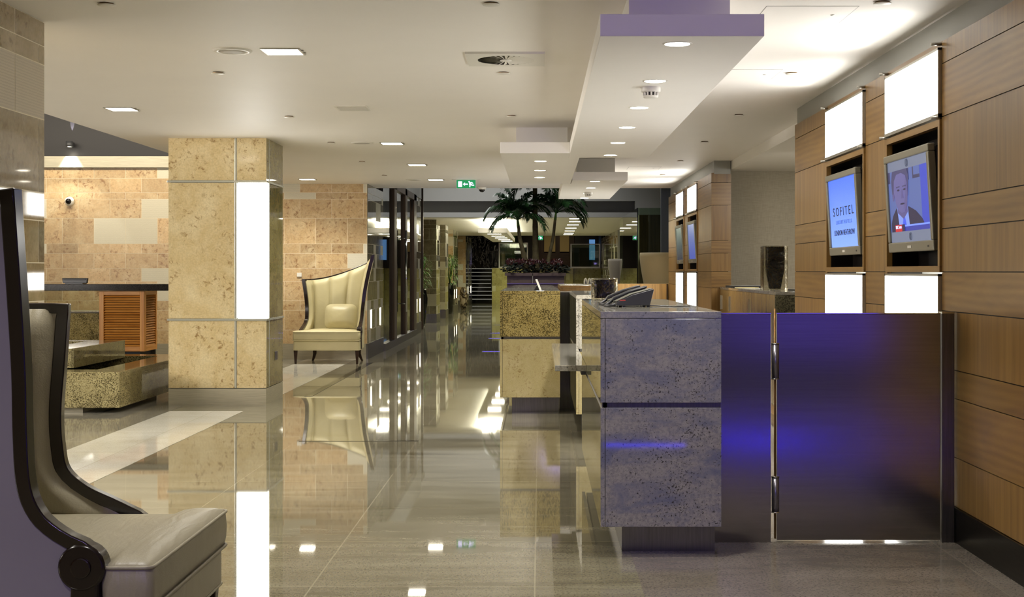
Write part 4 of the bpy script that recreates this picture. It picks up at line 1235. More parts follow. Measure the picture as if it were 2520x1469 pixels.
    def ring(g, z, shrink=1.0, crown=0):
        r = []
        for p in rounded(outline(g)):
            c = Vector((.02, min(.58, max(.12, p.y)))); q = c + (p - c) * shrink
            r.append(Vector((q.x * sx, q.y, z + crown)))
        return r
    rows = [ring(-.02, .318), ring(-.004, .325), ring(.004, .36), ring(.006, .40), ring(.002, .445), ring(-.006, .456), ring(-.02, .462), ring(-.02, .468, .88), ring(-.02, .472, .7), ring(-.02, .475, .45), ring(-.02, .477, .2), ring(-.02, .4775, .04)]
    mb = MB(); mb.grid(rows, closed=True); b = len(mb.v) - len(rows[-1]); mb.f.append([b + i for i in range(len(rows[-1]))]); mb.mi.append(0); mb.tone.append((.5, 0, .5)); mb.sm.append(True); mb.add(rows[0], [tuple(range(len(rows[0])-1, -1, -1))])
    cu = mb.build('seat_cushion', leather_in, root, fixn=True)
    mb = MB()
    for g, z in ((.004, .450), (.004, .332)):
        r = ring(g, z); mb.tube(r + [r[0]], .0055, 6)
    mb.build('piping', leather_in, cu)
    mb = MB()
    pts = rounded([(-.455 * 1, .012), (.47, .012), (.47, .2), (.43, .72), (-.36, .72), (-.455, .25)], .03)
    pts = [(p.x * sx, p.y) for p in pts]
    if sx < 0: pts.reverse()
    mb.prism(pts, .19, .318, smooth=False); mb.build('apron', leather_in, root, .012)
    mb = MB(); r = [(p[0], p[1] , .196) for p in pts]; mb.tube(r + [r[0]], .005, 6); mb.build('apron_piping', leather_in, root)
    for X in (-.425, .435):
        mb = MB(); mb.taper((X * sx, .05, .0), .013, (X * sx, .05, .195), .026); mb.build('leg', M['leg'], root, .003)
    for X, dx in ((-.26, -.03), (.38, .03)):
        mb = MB()
        P = [((X + dx * 1.3) * sx, .72, 0), ((X + dx * .6) * sx, .695, .05), ((X) * sx, .675, .11), (X * sx, .665, .2)]
        for i in range(3): mb.taper(P[i], .013 + .005 * i, P[i+1], .013 + .005 * (i + 1))
        mb.build('leg', M['leg'], root)
    root.location = loc; root.rotation_euler = (0, 0, rot)
    return root
chair('cream leather wing chair with sweeping asymmetric back against the stone wall', 1, (-2.99, 18.72, 0), 0, M['cream'], M['cream'])
chair('large dark-framed high-backed armchair cut by the photo edge, seen from its side', -1, (-1.113, 4.31, 0), PI / 2, M['taupe'], M['fabric'])
# scatter cushion on the cream chair
def pillow(x, y, z, w, h, t, rotx):
    rows = []
    n, m = 20, 28
    for i in range(n + 1):
        a = -PI / 2 + PI * i / n; r = []
        for j in range(m):
            b = 2 * PI * j / m
            f = lambda q, e: math.copysign(abs(q) ** e, q)
            px = w / 2 * f(math.cos(a), .55) * f(math.cos(b), .45); pz = h / 2 * f(math.cos(a), .55) * f(math.sin(b), .45)
            k = (1 - (abs(px) / (w/2)) ** 3) * (1 - (abs(pz) / (h/2)) ** 3)
            py = t / 2 * f(math.sin(a), 1.0) * (.25 + .75 * max(0, k))
            pinch = 1 + .05 * (abs(px) / (w/2)) ** 4 * (abs(pz) / (h/2)) ** 4
            r.append((px * pinch, py, pz * pinch))
        rows.append(r)
    o = MB().grid(rows, closed=True).build('scatter_cushion', M['cream'], None, center=False, fixn=True)
    o.location = (x, y, z); o.rotation_euler = (rotx, 0, math.radians(-3))
    return tag(o, 'plump square cream cushion leaning on the back of the cream wing chair', 'cushion')
pillow(-2.85, 19.22, .475 + .175, .465, .365, .17, math.radians(-12))
# ------------------------------------------------------------------ bar corner on the left
root = thing('bar_counter', 'black granite bar counter top before the warm stone wall', 'bar counter', (-6.5, 16.7, 0))
MB().box(-9.2, -4.25, 16.4, 17.1, 1.06, 1.14).build('counter_top', M['gran_blk'], root, .004)
MB().box(-9.2, -5.44, 16.62, 16.7, 0, .78).build('granite_apron', M['gran_yel'], root)
MB().box(-9.2, -5.44, 16.60, 16.72, .78, .80).build('steel_rail', M['chrome'], root)
MB().box(-9.2, -5.44, 16.65, 16.66, .80, 1.06).build('glass_panel', M['pane'], root)
MB().box(-4.6, -4.45, 16.8, 16.95, 0, 1.06).build('post', M['steel'], root)
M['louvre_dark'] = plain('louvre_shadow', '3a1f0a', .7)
root = thing('louvred_cabinet', 'orange oak louvred cabinet under the black bar counter', 'cabinet', (-5.14, 16.8, 0))
x0, x1, y0, y1, z0, z1 = -5.42, -4.865, 16.5, 17.06, .31, 1.055
def louvre(axis, fix, a0, a1, name):
    st = .055
    mb = MB()
    def bx(p, q, d0, d1, r, s, t=(.5, 0, .2)):
        if axis == 'x': mb.box(p, q, fix + d0, fix + d1, r, s, 0, t)
        else: mb.box(fix - d1, fix - d0, p, q, r, s, 0, t)
    bx(a0, a0 + st, 0, .03, z0, z1); bx(a1 - st, a1, 0, .03, z0, z1, (.6, 0, .7)); bx(a0 + st, a1 - st, 0, .03, z0, z0 + .06, (.5, 1, .3)); bx(a0 + st, a1 - st, 0, .03, z1 - .05, z1, (.5, 1, .9))
    mb.build(name + '_frame', M['wood_or'], root, .002)
    mb = MB(); n = 21; h = (z1 - z0 - .11) / n
    for i in range(n):
        z = z0 + .06 + i * h
        if axis == 'x': mb.add([(a0 + st, fix + .004, z + .003), (a1 - st, fix + .004, z + .003), (a1 - st, fix + .026, z + h * .8), (a0 + st, fix + .026, z + h * .8), (a0 + st, fix + .009, z), (a1 - st, fix + .009, z), (a1 - st, fix + .03, z + h * .72), (a0 + st, fix + .03, z + h * .72)], [(0,1,2,3), (7,6,5,4), (0,4,5,1)], 0, (.4 + .2 * (i % 3) / 2, 1, i * .07))
        else: mb.add([(fix - .004, a0 + st, z + .003), (fix - .004, a1 - st, z + .003), (fix - .026, a1 - st, z + h * .8), (fix - .026, a0 + st, z + h * .8), (fix - .009, a0 + st, z), (fix - .009, a1 - st, z)], [(0,1,2,3), (4,5,1,0)], 0, (.4 + .2 * (i % 3) / 2, 1, i * .07))
    mb.build(name + '_slats', M['wood_or'], root)
louvre('x', y0, x0, x1, 'front')
louvre('y', x1, y0 + .03, y1, 'side')
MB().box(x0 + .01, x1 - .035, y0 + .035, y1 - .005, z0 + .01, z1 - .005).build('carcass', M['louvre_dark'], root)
MB().box(x0 + .04, x1 - .06, y0 + .04, y1 - .06, 0, z0).build('plinth', M['black'], root)
MB().box(x1 - .2, x1 - .01, y1 - .05, y1 - .02, .22, z0).build('corner_foot', M['steel'], root)
root = thing('till_monitor', 'low black monitor standing on the black bar counter', 'monitor', (-5.79, 16.75, 1.14))
MB().plate([(-5.94, 1.15), (-5.64, 1.15), (-5.632, 1.212), (-5.95, 1.212)], 16.7, 16.75).build('case', M['plastic'], root, .006)
MB().plate([(-5.92, 1.188), (-5.66, 1.188), (-5.645, 1.206), (-5.935, 1.206)], 16.692, 16.70).build('moulded_ridge', M['plastic_s'] if False else M['dark_body'], root, .004)
MB().box(-5.9, -5.68, 16.66, 16.82, 1.14, 1.15).build('base', M['plastic'], root)

# granite water feature
root = thing('granite_trough', 'long speckled granite trough low on the floor beside the lit column', 'water trough', (-4.7, 13.5, 0))
TX = -3.84
mb = MB(); mb.box(-6.4, TX, 12.25, 12.58, .05, .377); mb.build('front_wall', M['gran_pale'], root, .003)
mb = MB(); mb.box(TX - .31, TX - .021, 12.581, 14.59, .05, .377); mb.build('inner_wall', M['gran_pale'], root, .003)
mb = MB(); mb.box(TX - .02, TX, 12.581, 14.9, .05, .377); mb.build('polished_side', M['gran_side2'], root, .002)
mb = MB(); mb.box(-6.4, TX - .021, 14.591, 14.9, .05, .377); mb.build('back_wall', M['gran_pale'], root, .003)
MB().box(-6.3, -4.16, 12.6, 14.58, .05, .09).build('dark_basin', M['black'], root)
MB().box(-6.3, -4.2, 12.33, 14.7, .0, .05).build('plinth', M['skirt'], root)
mb = MB()
for k in range(5): mb.tube([(-4.9 + .12 * k, 13.1 + .2 * k, .2), (-4.2, 13.3 + .22 * k, .2)], .012, 6)
mb.build('pipe', M['plastic'], root)
root = thing('granite_block', 'raised speckled granite block resting over the back of the trough', 'water block', (-5.3, 13.8, .36))
MB().box(-6.4, -4.54, 13.0, 13.28, .36, .549).build('front_wall', M['gran_pale'], root, .003); MB().box(-6.4, -4.54, 14.35, 14.6, .36, .549).build('back_wall', M['gran_pale'], root, .003)
mb = MB(); mb.box(-4.54, -4.515, 13.0, 14.6, .36, .549); mb.build('polished_side', M['gran_side2'], root, .002)
mb = MB(); mb.box(-4.85, -4.541, 13.281, 14.349, .36, .549); mb.build('inner_wall', M['gran_pale'], root, .003)
MB().box(-6.4, -4.851, 13.281, 14.349, .36, .5).build('gravel_bed', M['gran_blk'], root)
MB().box(-6.2, -4.9, 13.2, 14.4, .09, .36).build('pedestal', M['black'], root)

# ------------------------------------------------------------------ planter and palms in the atrium
root = thing('palm_planter', 'mauve brown rectangular planter holding the three palms', 'planter', (-.085, 28.9, 0))
MB().box(-.69, .52, 28.35, 29.5, 0, 1.2).build('box', M['planter'], root)
MB().box(-.735, .555, 28.3, 29.55, 1.2, 1.262).build('rim', M['planter'], root)
MB().box(-.68, .51, 28.36, 29.49, 1.2, 1.265).build('soil', M['black'], root)
MB().box(-.69, .52, 28.33, 28.35, 1.025, 1.04).build('led_strip', M['violet'], root)
MB().box(-.155, -.14, 28.30, 28.34, 1.04, 1.25).build('joint_strip', M['alu'], root)
def bedding():
    rnd = random.Random(3)
    mb = MB()
    for i in range(900):
        x = rnd.uniform(-.8, .62); y = rnd.uniform(28.25, 29.4); z = 1.26 + min(.2, abs(rnd.gauss(0, .12)) * (1.1 if -.6 < x < .4 else .5))
        a = rnd.uniform(0, 2 * PI); e = rnd.uniform(-.7, .7); L = rnd.uniform(.05, .11); w = L * .35
        d = Vector((math.cos(a) * math.cos(e), math.sin(a) * math.cos(e), math.sin(e))); s = d.cross(Vector((0, 0, 1))).normalized() * w
        p = Vector((x, y, z + .03)); m_ = p + d * L * .5
        mb.add([p, m_ + s, p + d * L, m_ - s], [(0, 1, 2, 3)], 0)
    for i in range(170):
        x = rnd.uniform(-.72, .48); y = rnd.uniform(28.3, 29.3); z = 1.42 + rnd.uniform(0, .1)
        for k in range(5):
            a = rnd.uniform(0, 2 * PI); d = Vector((math.cos(a) * .5, math.sin(a) * .5, .8)).normalized(); L = rnd.uniform(.04, .08); s = d.cross(Vector((0, 1, .2))).normalized() * L * .22
            p = Vector((x, y, z)); mb.add([p, p + d * L * .5 + s, p + d * L, p + d * L * .5 - s], [(0, 1, 2, 3)], 1)
    return tag(mb.build('bedding_foliage', [M['leaf3'], M['flower']]), 'dark leafy bedding plants with reddish tips filling the mauve planter', 'plants', None, 'stuff')
bedding()
def frond(root, base, az, el, length, droop, rnd, m, width=.29, nl=30, name='frond'):
    d = Vector((math.cos(az) * math.cos(el), math.sin(az) * math.cos(el), math.sin(el)))
    p = Vector(base); pts = [p.copy()]; n = 16
    for i in range(n):
        d = (d + Vector((0, 0, -droop / n * (1 + 1.2 * i / n)))).normalized(); p = p + d * length / n; pts.append(p.copy())
    mb = MB(); mb.tube(pts, [.012 * (1 - .85 * i / n) for i in range(n + 1)], 5)
    for k in range(nl):
        t = .16 + .84 * k / (nl - 1); f = t * n; i = min(n - 1, int(f)); q = pts[i].lerp(pts[i+1], f - i); tg = (pts[i+1] - pts[i]).normalized()
        side = tg.cross(Vector((0, 0, 1)))
        if side.length < .05: side = Vector((math.sin(az), -math.cos(az), 0))
        side.normalize(); up = side.cross(tg).normalized()
        L = width * (1.25 * math.sin(PI * min(1, .22 + .70 * t)) + .12) * rnd.uniform(.85, 1.1)
        for s in (-1, 1):
            dd = (side * s * .8 + tg * .75 + up * rnd.uniform(.02, .3)).normalized()
            w = tg * .019
            m1 = q + dd * L * .5; e = q + dd * L + Vector((0, 0, -L * .45))
            mb.add([q - w * .5, q + w * .5, m1 + w, m1 - w], [(0, 1, 2, 3)]); mb.add([m1 - w, m1 + w, e], [(0, 1, 2)])
    return mb.build(name, m, root)
def palm(label, trunk, r0, r1, fronds, seed, flen=1.0):
    rnd = random.Random(seed)
    root = thing('palm_tree', label, 'palm', trunk[0])
    n = len(trunk)
    # smooth path
    pts = []
    for i in range(n - 1):
        for k in range(6): pts.append(Vector(trunk[i]).lerp(Vector(trunk[i+1]), k / 6))
    pts.append(Vector(trunk[-1]))
    for _ in range(3): pts = [pts[0]] + [(pts[i-1] + pts[i] * 2 + pts[i+1]) / 4 for i in range(1, len(pts) - 1)] + [pts[-1]]
    rr = [lerp(r0, r1, (i / (len(pts) - 1)) ** .6) * (1.03 if i % 2 else .98) for i in range(len(pts))]
    MB().tube(pts, rr, 10).build('trunk', M['trunk'], root)
    top = pts[-1]
    MB().tube([top - Vector((0, 0, .02)), top + (pts[-1] - pts[-4]).normalized() * .2], [r1 * 1.05, r1 * .5], 8).build('crown_shaft', M['leaf2'], root)
    c = top + (pts[-1] - pts[-4]).normalized() * .12
    for az, el, L, dr in fronds: frond(root, c, math.radians(az), math.radians(el), L * flen, dr, rnd, M['leaf'])
PY = 28.9
palm('palm with a leaning trunk and broad drooping fronds, nearest the passage', [(-.27, PY, 1.26), (-.33, PY, 1.6), (-.43, PY, 2.0), (-.46, PY, 2.28)], .085, .032,
     [(180, 62, .95, 1.9), (195, 35, .7, 1.5), (150, 75, .8, 1.2), (100, 70, .8, 1.3), (10, 60, .85, 1.5), (-15, 40, .75, 1.6), (30, 78, .7, 1.0), (250, 55, .6, 1.3), (170, 80, .75, .9), (300, 68, .7, 1.3), (60, 50, .6, 1.2), (215, 70, .65, 1.1)], 1, 1.0)
palm('tallest palm with a straight thick trunk rising past the ceiling edge', [(-.08, PY + .05, 1.26), (-.09, PY + .05, 1.9), (-.1, PY + .05, 2.6), (-.1, PY + .05, 3.2)], .085, .05,
     [(20, 20, .8, 1.5), (-20, 5, .75, 1.4), (160, 15, .7, 1.5), (200, 30, .8, 1.4), (60, 40, .8, 1.4), (300, 30, .8, 1.4), (250, 35, .8, 1.4), (110, 40, .8, 1.4), (0, 55, .8, 1.3), (180, 60, .8, 1.2)], 2, 1.0)
palm('palm with trunk curving towards the reception side', [(.15, PY, 1.26), (.2, PY, 1.6), (.29, PY, 2.0), (.335, PY, 2.42)], .055, .03,
     [(0, 55, .85, 1.9), (10, 35, .75, 1.5), (-20, 65, .8, 1.5), (180, 62, .7, 1.3), (160, 78, .7, .9), (60, 70, .7, 1.1), (300, 60, .7, 1.3), (220, 70, .6, 1.1), (20, 80, .75, .9)], 3, 1.0)

def potted(label, x, y, zr, r, spread, ztop, seed):
    rnd = random.Random(seed)
    root = thing('potted_plant', label, 'potted plant', (x, y, 0))
    MB().lathe([(r * .55, 0), (r * .7, .08), (r * 1.0, zr * .6), (r * 1.02, zr * .75), (r * .8, zr * .96), (r * .72, zr), (r * .6, zr * .98)], (x, y, 0), 24).build('tall_vase', M['chrome_pot'], root)
    mb = MB()
    for i in range(16):
        a = rnd.uniform(0, 2 * PI); k = rnd.uniform(.1, .5) * spread
        mb.tube([(x, y, zr - .1), (x + k * .5 * math.cos(a), y + k * .5 * math.sin(a), lerp(zr, ztop, .5)), (x + k * math.cos(a), y + k * math.sin(a), lerp(zr, ztop, rnd.uniform(.6, .95)))], .006, 4)
    mb.build('stems', M['bamboo'], root)
    mb = MB()
    for i in range(420):
        a = rnd.uniform(0, 2 * PI); t = rnd.random(); k = spread * rnd.uniform(.05, .8) * math.sin(PI * (.15 + .75 * t))
        p = Vector((x + k * math.cos(a), y + k * math.sin(a), lerp(zr + .0, ztop - .05, t)))
        aa = a + rnd.gauss(0, .6); e = rnd.uniform(-.7, .9); d = Vector((math.cos(aa) * math.cos(e), math.sin(aa) * math.cos(e), math.sin(e))); L = rnd.uniform(.10, .2); s = d.cross(Vector((0, 0, 1))).normalized() * .011
        m_ = p + d * L * .5; mb.add([p, m_ + s, p + d * L + Vector((0, 0, -L * .3)), m_ - s], [(0, 1, 2, 3)])
    mb.build('foliage', M['leaf2'], root)
potted('tall dark vase with bushy green plant half hidden by the passage wall end', -2.80, 31.5, .89, .17, .34, 1.72, 4)
potted('tall mirrored vase with a bright green bushy plant before the tan pier', -2.74, 40.8, .94, .13, .42, 1.86, 5)
def marbled():
    m, nt, b = newmat('marbled_glaze')
    n = noise(nt, objco(nt), 4, 3, .5, 2.5)
    setp(nt, b, Base_Color=ramp(nt, n, [(.42, '2a2018'), (.5, '6f5f46'), (.56, 'a89a80')]), Roughness=.12)
    return m
M['marbled'] = marbled()
tag(MB().lathe([(.07, 0), (.13, .15), (.15, .4), (.13, .62), (.08, .74), (.05, .76)], (-2.58, 45.6, 0), 24).build('marbled_jar', M['marbled']), 'rounded brown and cream marbled floor jar beyond the potted plants', 'jar')

# large tapered pots beside the glass screen
def bigpot(label, x, y, r, h, m):
    root = thing('tapered_pot', label, 'pot', (x, y, 0))
    MB().lathe([(r * .5, 0), (r * .62, h * .35), (r * .81, h * .65), (r * .89, h * .75), (r * .96, h * .86), (r, h * .96), (r * .985, h), (r * .93, h), (r * .9, h * .95)], (x, y, 0), 40, cap=False).build('shell', m, root)
    MB().lathe([(0, h * .94), (r * .91, h * .94)], (x, y, 0), 40, cap=False).build('soil', M['black'], root)
bigpot('large taupe tapered pot behind the light oak counter', 2.055, 21.95, .42, 1.6, M['pot'])
bigpot('smaller looking grey tapered pot further back beside the glass screen', 1.95, 31.0, .37, 1.58, M['pot2'])
root = thing('glass_screen', 'frameless clear glass screen returning around the pot corner', 'glass screen', (1.75, 24, 0))
MB().box(1.75, 3.3, 24.0, 24.012, 0.02, 2.43).build('front_pane', M['pane2'], root)
MB().box(1.745, 1.757, 24.02, 29.2, 0.02, 2.43).build('side_pane', M['pane2'], root)
MB().box(1.742, 1.762, 23.99, 24.02, 0, 2.43).build('corner_edge', M['glass_edge'], root)

# right boundary beyond the reception
mb = MB(); mb.box(2.06, 3.4, 22.75, 22.85, 0, 4.0); struct(mb.build('wall_slate', M['slate'], center=False))
mb = MB(); mb.box(3.4, 3.5, 20.8, 40, 0, 4.0); struct(mb.build('wall_side', M['grey'], center=False))
mb = MB(); 
for k in range(3): mb.box(2.23 + .17 * k, 2.23 + .17 * k + .168, 30.0, 30.05, 0, 2.56, 0, (.5 + .2 * (k == 0), 0, k * .3))
mb.box(2.23, 2.74, 30.05, 31, 0, 2.56, 0, (.3, 0, .4)); struct(mb.build('trim_6', M['wood_mid'], center=False))
mb = MB(); blockwall(mb, 'y', 2.44, 42.0, 53.0, ROWS[:-1] + [2.585], .55, 17, .2, .25, sgn=-1, tone0=.6); mb.box(2.445, 2.9, 42.0, 53.0, 0, 2.6, 1); struct(mb.build('wall_hall_right', [M['stone_pol'], M['grout']], center=False))
mb = MB(); mb.box(2.44, 3.5, 41.9, 42.0, 0, 2.6); struct(mb.build('wall_hall_return', M['grey2'], center=False))
mb = MB(); mb.box(2.9, 4.2, 32.3, 71, 0, 5); struct(mb.build('wall_hall_side', M['dark'], center=False))

# stairs and raised lounge
root = thing('staircase', 'dark stone stairs with pale nosings at the end of the passage', 'stairs', (-2.35, 56.6, 0))
for i in range(9):
    t = MB().box(-3.2, -1.9, 55 + .36 * i, 58.3, .157 * i, .157 * (i + 1) - .001).build('step', M['step'], root)
    MB().box(-3.2, -1.9, 55 + .36 * i - .02, 55 + .36 * i + .03, .157 * (i + 1) - .025, .157 * (i + 1) + .002).build('nosing', M['nosing'], t)
mb = MB(); mb.tube([(-1.95, 54.6, .55), (-1.95, 54.6, .95), (-1.95, 58.3, 2.35), (-1.95, 58.9, 2.4)], .025, 8)
for y, z in ((55.6, .3), (57.6, 1.1)): mb.tube([(-1.95, y, z), (-1.95, y, z + 1.05)], .018, 6)
mb.build('handrail', M['alu'], root)
mb = MB(); blockwall(mb, 'x', 53.0, -1.86, 2.43, [.0, .23, .5, .72, .95, 1.2, 1.412], .62, 41, .1, .1, tone0=.4); mb.box(-1.86, 2.43, 53.003, 53.3, 0, 1.412, 1)
struct(mb.build('wall_terrace', [M['stone_olive'], M['grout_dk']], center=False))
mb = MB(); mb.box(-1.86, 4, 53.3, 70, 1.2, 1.41); mb.box(-4, -1.86, 58.31, 70, 1.2, 1.41); struct(mb.build('floor_terrace', M['floor_dark'], center=False))
for x0, x1, L in ((-1.88, -.92, 'low olive limestone terrace pier at the foot of the dark stairs'), (1.04, 1.32, 'narrow olive limestone terrace pier right of the planter')):
    root = thing('terrace_pier', L, 'pier', ((x0 + x1) / 2, 52.9, 0))
    mb = MB(); blockwall(mb, 'x', 52.85, x0, x1, [.0, .23, .5, .72, .95, 1.2, 1.40], .5, 51, .15, .05, tone0=.75); mb.build('cladding', [M['stone_olive'], M['grout_dk']], root)
    MB().box(x0, x1, 52.853, 52.995, 0, 1.40).build('core', M['grout_dk'], root)
    MB().box(x0 - .01, x1 + .01, 52.84, 52.995, 1.40, 1.425).build('coping', M['lime'], root)
def balustrade(label, x0, x1, z0, z1, y):
    root = thing('glass_balustrade', label, 'balustrade', ((x0 + x1) / 2, y, z0))
    MB().box(x0 + .05, x1 - .05, y, y + .012, z0 + .04, z1 - .03).build('glass_sheet', M['pane2'], root)
    MB().box(x0, x1, y - .02, y + .03, z1 - .035, z1).build('top_rail', M['alu'], root)
    for x in (x0, x1 - .05): MB().box(x, x + .05, y - .02, y + .03, z0, z1 - .035).build('post', M['alu'], root)
    MB().box(x0 + .05, x1 - .05, y - .01, y + .03, z0, z0 + .06).build('bottom_rail', M['alu'], root)
balustrade('framed glass balustrade before the bamboo, left of the palms', -1.62, -.46, 1.412, 2.42, 53.1)
balustrade('framed glass balustrade on the terrace right of the palms', 1.22, 2.4, 1.412, 2.38, 53.1)
mb = MB(); mb.box(-4.4, 4.2, 66, 66.2, 0, 5); struct(mb.build('wall_lounge', M['lounge'], center=False))
mb = MB()
for x0, x1 in ((-.2, .2), (.78, .98), (1.46, 1.7)): mb.box(x0, x1, 65.9, 66, 1.41, 3.1, 0, (.4, 0, x1))
mb.box(-.2, 1.7, 65.88, 65.95, 1.41, 2.2, 0, (.3, 1, .2)); struct(mb.build('trim_7', M['wood_dk'], center=False))
for x0, x1, L in ((.22, .77, 'dim cream wall panel behind the curved palm trunk'), (.99, 1.45, 'dim cream wall panel right of the curved palm trunk')):
    tag(MB().box(x0, x1, 65.92, 65.99, 2.25, 3.05).build('wall_panel', M['dimcream'], None), L, 'wall panel')
tag(MB().box(2.44, 2.72, 65.9, 65.98, 1.85, 2.85).build('wall_mounted_screen', M['scr_far'], None), 'tall dim blue screen glowing behind the terrace glass', 'screen')
def veined():
    m, nt, b = newmat('black_marble_vein')
    n = noise(nt, objco(nt, scale=(1.2, 1, .5)), 2.2, 6, .6, 1.8)
    a = math_(nt, 'ABSOLUTE', math_(nt, 'SUBTRACT', n, .5))
    setp(nt, b, Base_Color=ramp(nt, a, [(.0, 'a8a49a'), (.012, '35322e'), (.03, '0a0908')]), Roughness=.1)
    return m
tag(MB().box(-3.3, -1.75, 64.0, 64.1, 1.41, 3.6).build('marble_panel', veined(), None), 'black marble wall panel with white veins above the stairs', 'wall panel')
def wall_slot(label, x, y):
    root = thing('recessed_wall_light', label, 'wall light', (x, y, .43), 'recessed wall lights along the passage')
    MB().add([(x + .001, y - .012, .44), (x + .001, y + .012, .44), (x + .001, y + .035, .72), (x + .001, y - .035, .72), (x + .006, y - .012, .44), (x + .006, y + .012, .44), (x + .006, y + .035, .72), (x + .006, y - .035, .72)], [(4, 5, 6, 7), (0, 1, 5, 4), (1, 2, 6, 5), (2, 3, 7, 6), (3, 0, 4, 7)]).build('lens', M['slot'], root)
    MB().box(x, x + .008, y - .05, y + .05, .722, .74).build('lamp_cap', M['alu'], root)
M['slot'] = glow('slot_glow', 'fff4d8', 3.0)
for x, ya, yb, s, L in ((-2.535, 20.2, 21.35, 1, 'on the polished wall before the glass doors'), (-2.535, 27.7, 28.45, 1, 'on the polished wall after the glass doors'),
                        (-2.664, 41.9, 43.1, 1.6, 'on the pier behind the bright potted plant'), (-2.694, 50.4, 52.6, 2.0, 'on the tan pier by the stairs')):
    wall_slot('wedge-shaped lit wall slot ' + L + ', nearer of two', x, ya); wall_slot('wedge-shaped lit wall slot ' + L + ', farther of two', x, yb)
rnd = random.Random(8)
bp = None
for i in range(14):
    x = -1.72 + .05 * i; y = 60 + rnd.uniform(-.2, .2)
    mb = MB(); zz = 1.41; pts, rr = [], []
    while zz < 3.3:
        pts += [(x, y, zz), (x, y, zz + .02), (x, y, zz + .25)]; rr += [.017, .021, .017]; zz += .27
    mb.tube(pts, rr, 6)
    tag(mb.build('bamboo_cane', M['bamboo'], None), 'tall green bamboo cane in the dim screen behind the glass balustrade', 'bamboo', 'bamboo canes behind the balustrade')

# blue light strips set in the floor
for x0, x1, y, L in ((.485, 1.085, 2.16, 'blue light strip in the floor mirrored in the blue-grey granite'), (1.42, 1.95, 2.6, 'blue light strip in the floor mirrored in the steel gate'),
                     (-.92, -.2, 21.6, 'blue light line in the floor nearest the gold granite desk'), (-.98, .2, 25.8, 'blue light line in the floor, second from the gold granite desk'),
                     (-1.02, .3, 28.0, 'blue light line in the floor at the planter foot'), (-1.09, -.7, 32.3, 'blue light line in the floor beyond the planter')):
    root = thing('led_floor_strip', L, 'light strip', ((x0+x1)/2, y, 0), 'blue floor light strips')
    MB().box(x0, x1, y - .007, y + .007, .0, .006).build('lens', M['blue'], root)
    MB().box(x0 - .01, x1 + .01, y - .014, y - .007, .0, .0065).build('edge_trim', M['alu'], root)

# ------------------------------------------------------------------ light
def aim(o, d):
    o.rotation_euler = Vector(d).to_track_quat('-Z', 'Y').to_euler()
def area(name, loc, d, sx, sy, e, c=(1, .94, .82), spread=180):
    l = bpy.data.lights.new(name, 'AREA'); l.shape = 'RECTANGLE'; l.size = sx; l.size_y = sy; l.energy = e; l.color = c; l.spread = math.radians(spread)
    o = bpy.data.objects.new(name, l); COL.objects.link(o); o.location = loc; aim(o, d); return o
def spot(name, loc, e, ang=95, c=(1, .93, .80), blend=.6, r=.05, d=(0, 0, -1)):
    l = bpy.data.lights.new(name, 'SPOT'); l.energy = e; l.spot_size = math.radians(ang); l.spot_blend = blend; l.color = c; l.shadow_soft_size = r
    o = bpy.data.objects.new(name, l); COL.objects.link(o); o.location = loc; aim(o, d); return o
WARM = (1, .96, .85); COOL = (1, .98, .95); NEU = (1, .96, .90); GREEN = (.96, 1, .70)
LK = 1.0
for x, y in R1L + R2L + R3L: spot('raft_downlight', (x, y, RZ - .012), 55 * LK, 100, NEU, .35, .045)
for i, (x, y, L) in enumerate(SQ): spot('square_light', (x, y, CZ - .012), 130 * LK, 140, WARM, .9, .09)
for x, y in FSQ: spot('far_square_light', (x, y, CZ - .012), 95 * LK, 140, GREEN, .9, .1)
for i in range(5): spot('far_raft_light', (-1.16 + .03 * i, 34.4 + 2.05 * i, 2.24), 70 * LK, 130, GREEN, .9, .1)
# unseen hall lamps without fittings, behind and beside the camera
for x, y in ((-1.5, 2.0), (-1.5, 4.9), (-3.3, 3.0), (-3.3, 7.0)): spot('unseen_hall_light', (x, y, CZ - .02), 85 * LK, 140, NEU, .9, .1)
for x, y in ((.9, 4.6), (3.2, 2.5), (3.4, -.8), (1.2, -.5)): spot('unseen_hall_light', (x, y, CZ - .02), 42 * LK, 140, NEU, .9, .1)  # added to brighten the floor that the gate mirrors
# light coming out above the light boxes on to the ceiling
for a, b in (BA, BB, BC, BD): area('box_uplight', (XW - .06, (a + b) / 2, 2.44), (-1, 0, .2), b - a, .05, 1.15 * LK, COOL, 120)
area('far_raft_cove', (-1.17, 38.6, 2.40), (0, 0, 1), .7, 10.4, 230 * LK, (1, 1, .8))
# added lamps out of view: stone wall fill, ceiling fill from the void
area('wall_fill', (-6.2, 18.3, 3.7), (0, 1, -1.3), 5, .3, 60 * LK, (1, .88, .68))
area('void_fill', (-9.8, 7.5, 2.15), (1, .05, .22), 7, 1.6, 420 * LK, (1, .93, .86))
spot('pot_fill', (1.5, 20.2, CZ - .02), 60 * LK, 120, WARM, .9, .08)  # added lamp without a fitting, brightens the pot and oak counter
spot('wall_spot_up', (-6.9, 19.755, 3.21), 50, 15, (.95, .88, 1), .3, .004, (0, .13, 1))
spot('wall_spot_down', (-6.9, 19.68, 3.10), 40, 70, (1, 1, .92), .15, .02, (0, .12, -1))
for x, y, e in ((.9, 62.5, 90), (-1.4, 58.6, 90), (-2.5, 62, 14)): spot('lounge_fill', (x, y, 4.7), e * LK, 100, (1, .86, .6), .8, .1, (0, .5, -1))  # added lamps out of view, lift the dark lounge
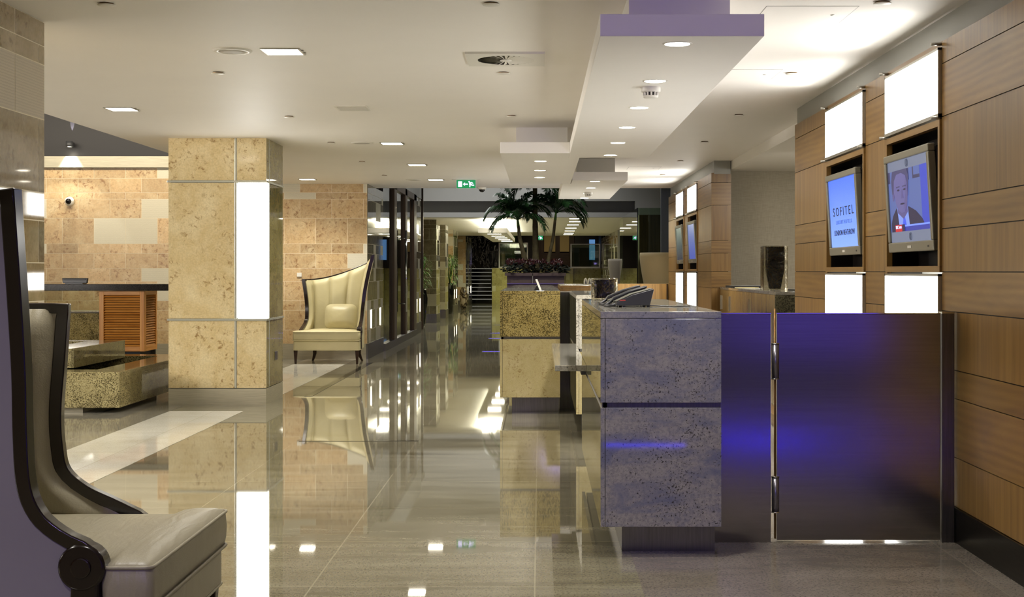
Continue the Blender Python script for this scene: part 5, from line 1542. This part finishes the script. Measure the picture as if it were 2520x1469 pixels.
spot('terrace_fill', (-1.3, 50.5, CZ - .02), 90 * LK, 80, GREEN, .9, .08, (0, .8, -1))  # added lamp without a fitting, brightens the low terrace pier
# violet light from behind, split into added spots trained on desk, raft and chair
spot('violet_desk_light', (.3, -.5, 2.2), 58 * LK, 17, (.5, .42, 1.0), .5, .15, (.27, 6.6, -1.62))
spot('violet_raft_light', (.6, .4, 1.9), 120 * LK, 13, (.42, .32, 1.0), .5, .1, (0, 5.3, .44))
spot('violet_chair_light', (-1.0, -.6, 1.7), 85 * LK, 18, (.42, .32, 1.0), .5, .1, (-.5, 4.5, -.93))
area('blue_bar_light', (3.3, -3.2, .75), (-.12, 1, .0), 2.2, .9, 2.6 * LK, (.14, .07, 1.0))
area('alcove_fill', (3.2, 13.2, 2.46), (0, .25, -1), 1.2, 2.0, 75 * LK, NEU)  # added area lamp, lifts the dark wallpaper
for x, y in ((-.2, 23.5), (-2, 25.5), (1.4, 26), (0, 30.5), (-2.2, 30)): spot('atrium_fill', (x, y, 5.5), 210 * LK, 120, (1, 1, .97), .8, .12)  # added overhead lamps, lift the bulkhead and palms
for x, y in ((-2.3, 33.5), (-2.0, 36), (-2.0, 40), (-2.0, 44.5), (-2.0, 48), (1.9, 44), (1.9, 50), (-1.2, 50.8), (.6, 50.8)): spot('passage_fill', (x, y, CZ - .02), 55 * LK, 130, GREEN, .9, .08)  # added lamps without fittings, brighten the far piers and terrace

w = bpy.data.worlds.new('world'); SC.world = w; w.use_nodes = True
w.node_tree.nodes['Background'].inputs[0].default_value = (.9, .85, .75, 1); w.node_tree.nodes['Background'].inputs[1].default_value = .05
SC.view_settings.view_transform = 'Standard'; SC.view_settings.look = 'None'; SC.view_settings.exposure = 0.8
cy = SC.cycles
cy.max_bounces = 9; cy.diffuse_bounces = 5; cy.glossy_bounces = 5; cy.transmission_bounces = 6; cy.transparent_max_bounces = 12
cy.caustics_reflective = False; cy.caustics_refractive = False; cy.sample_clamp_indirect = 6; cy.use_denoising = True
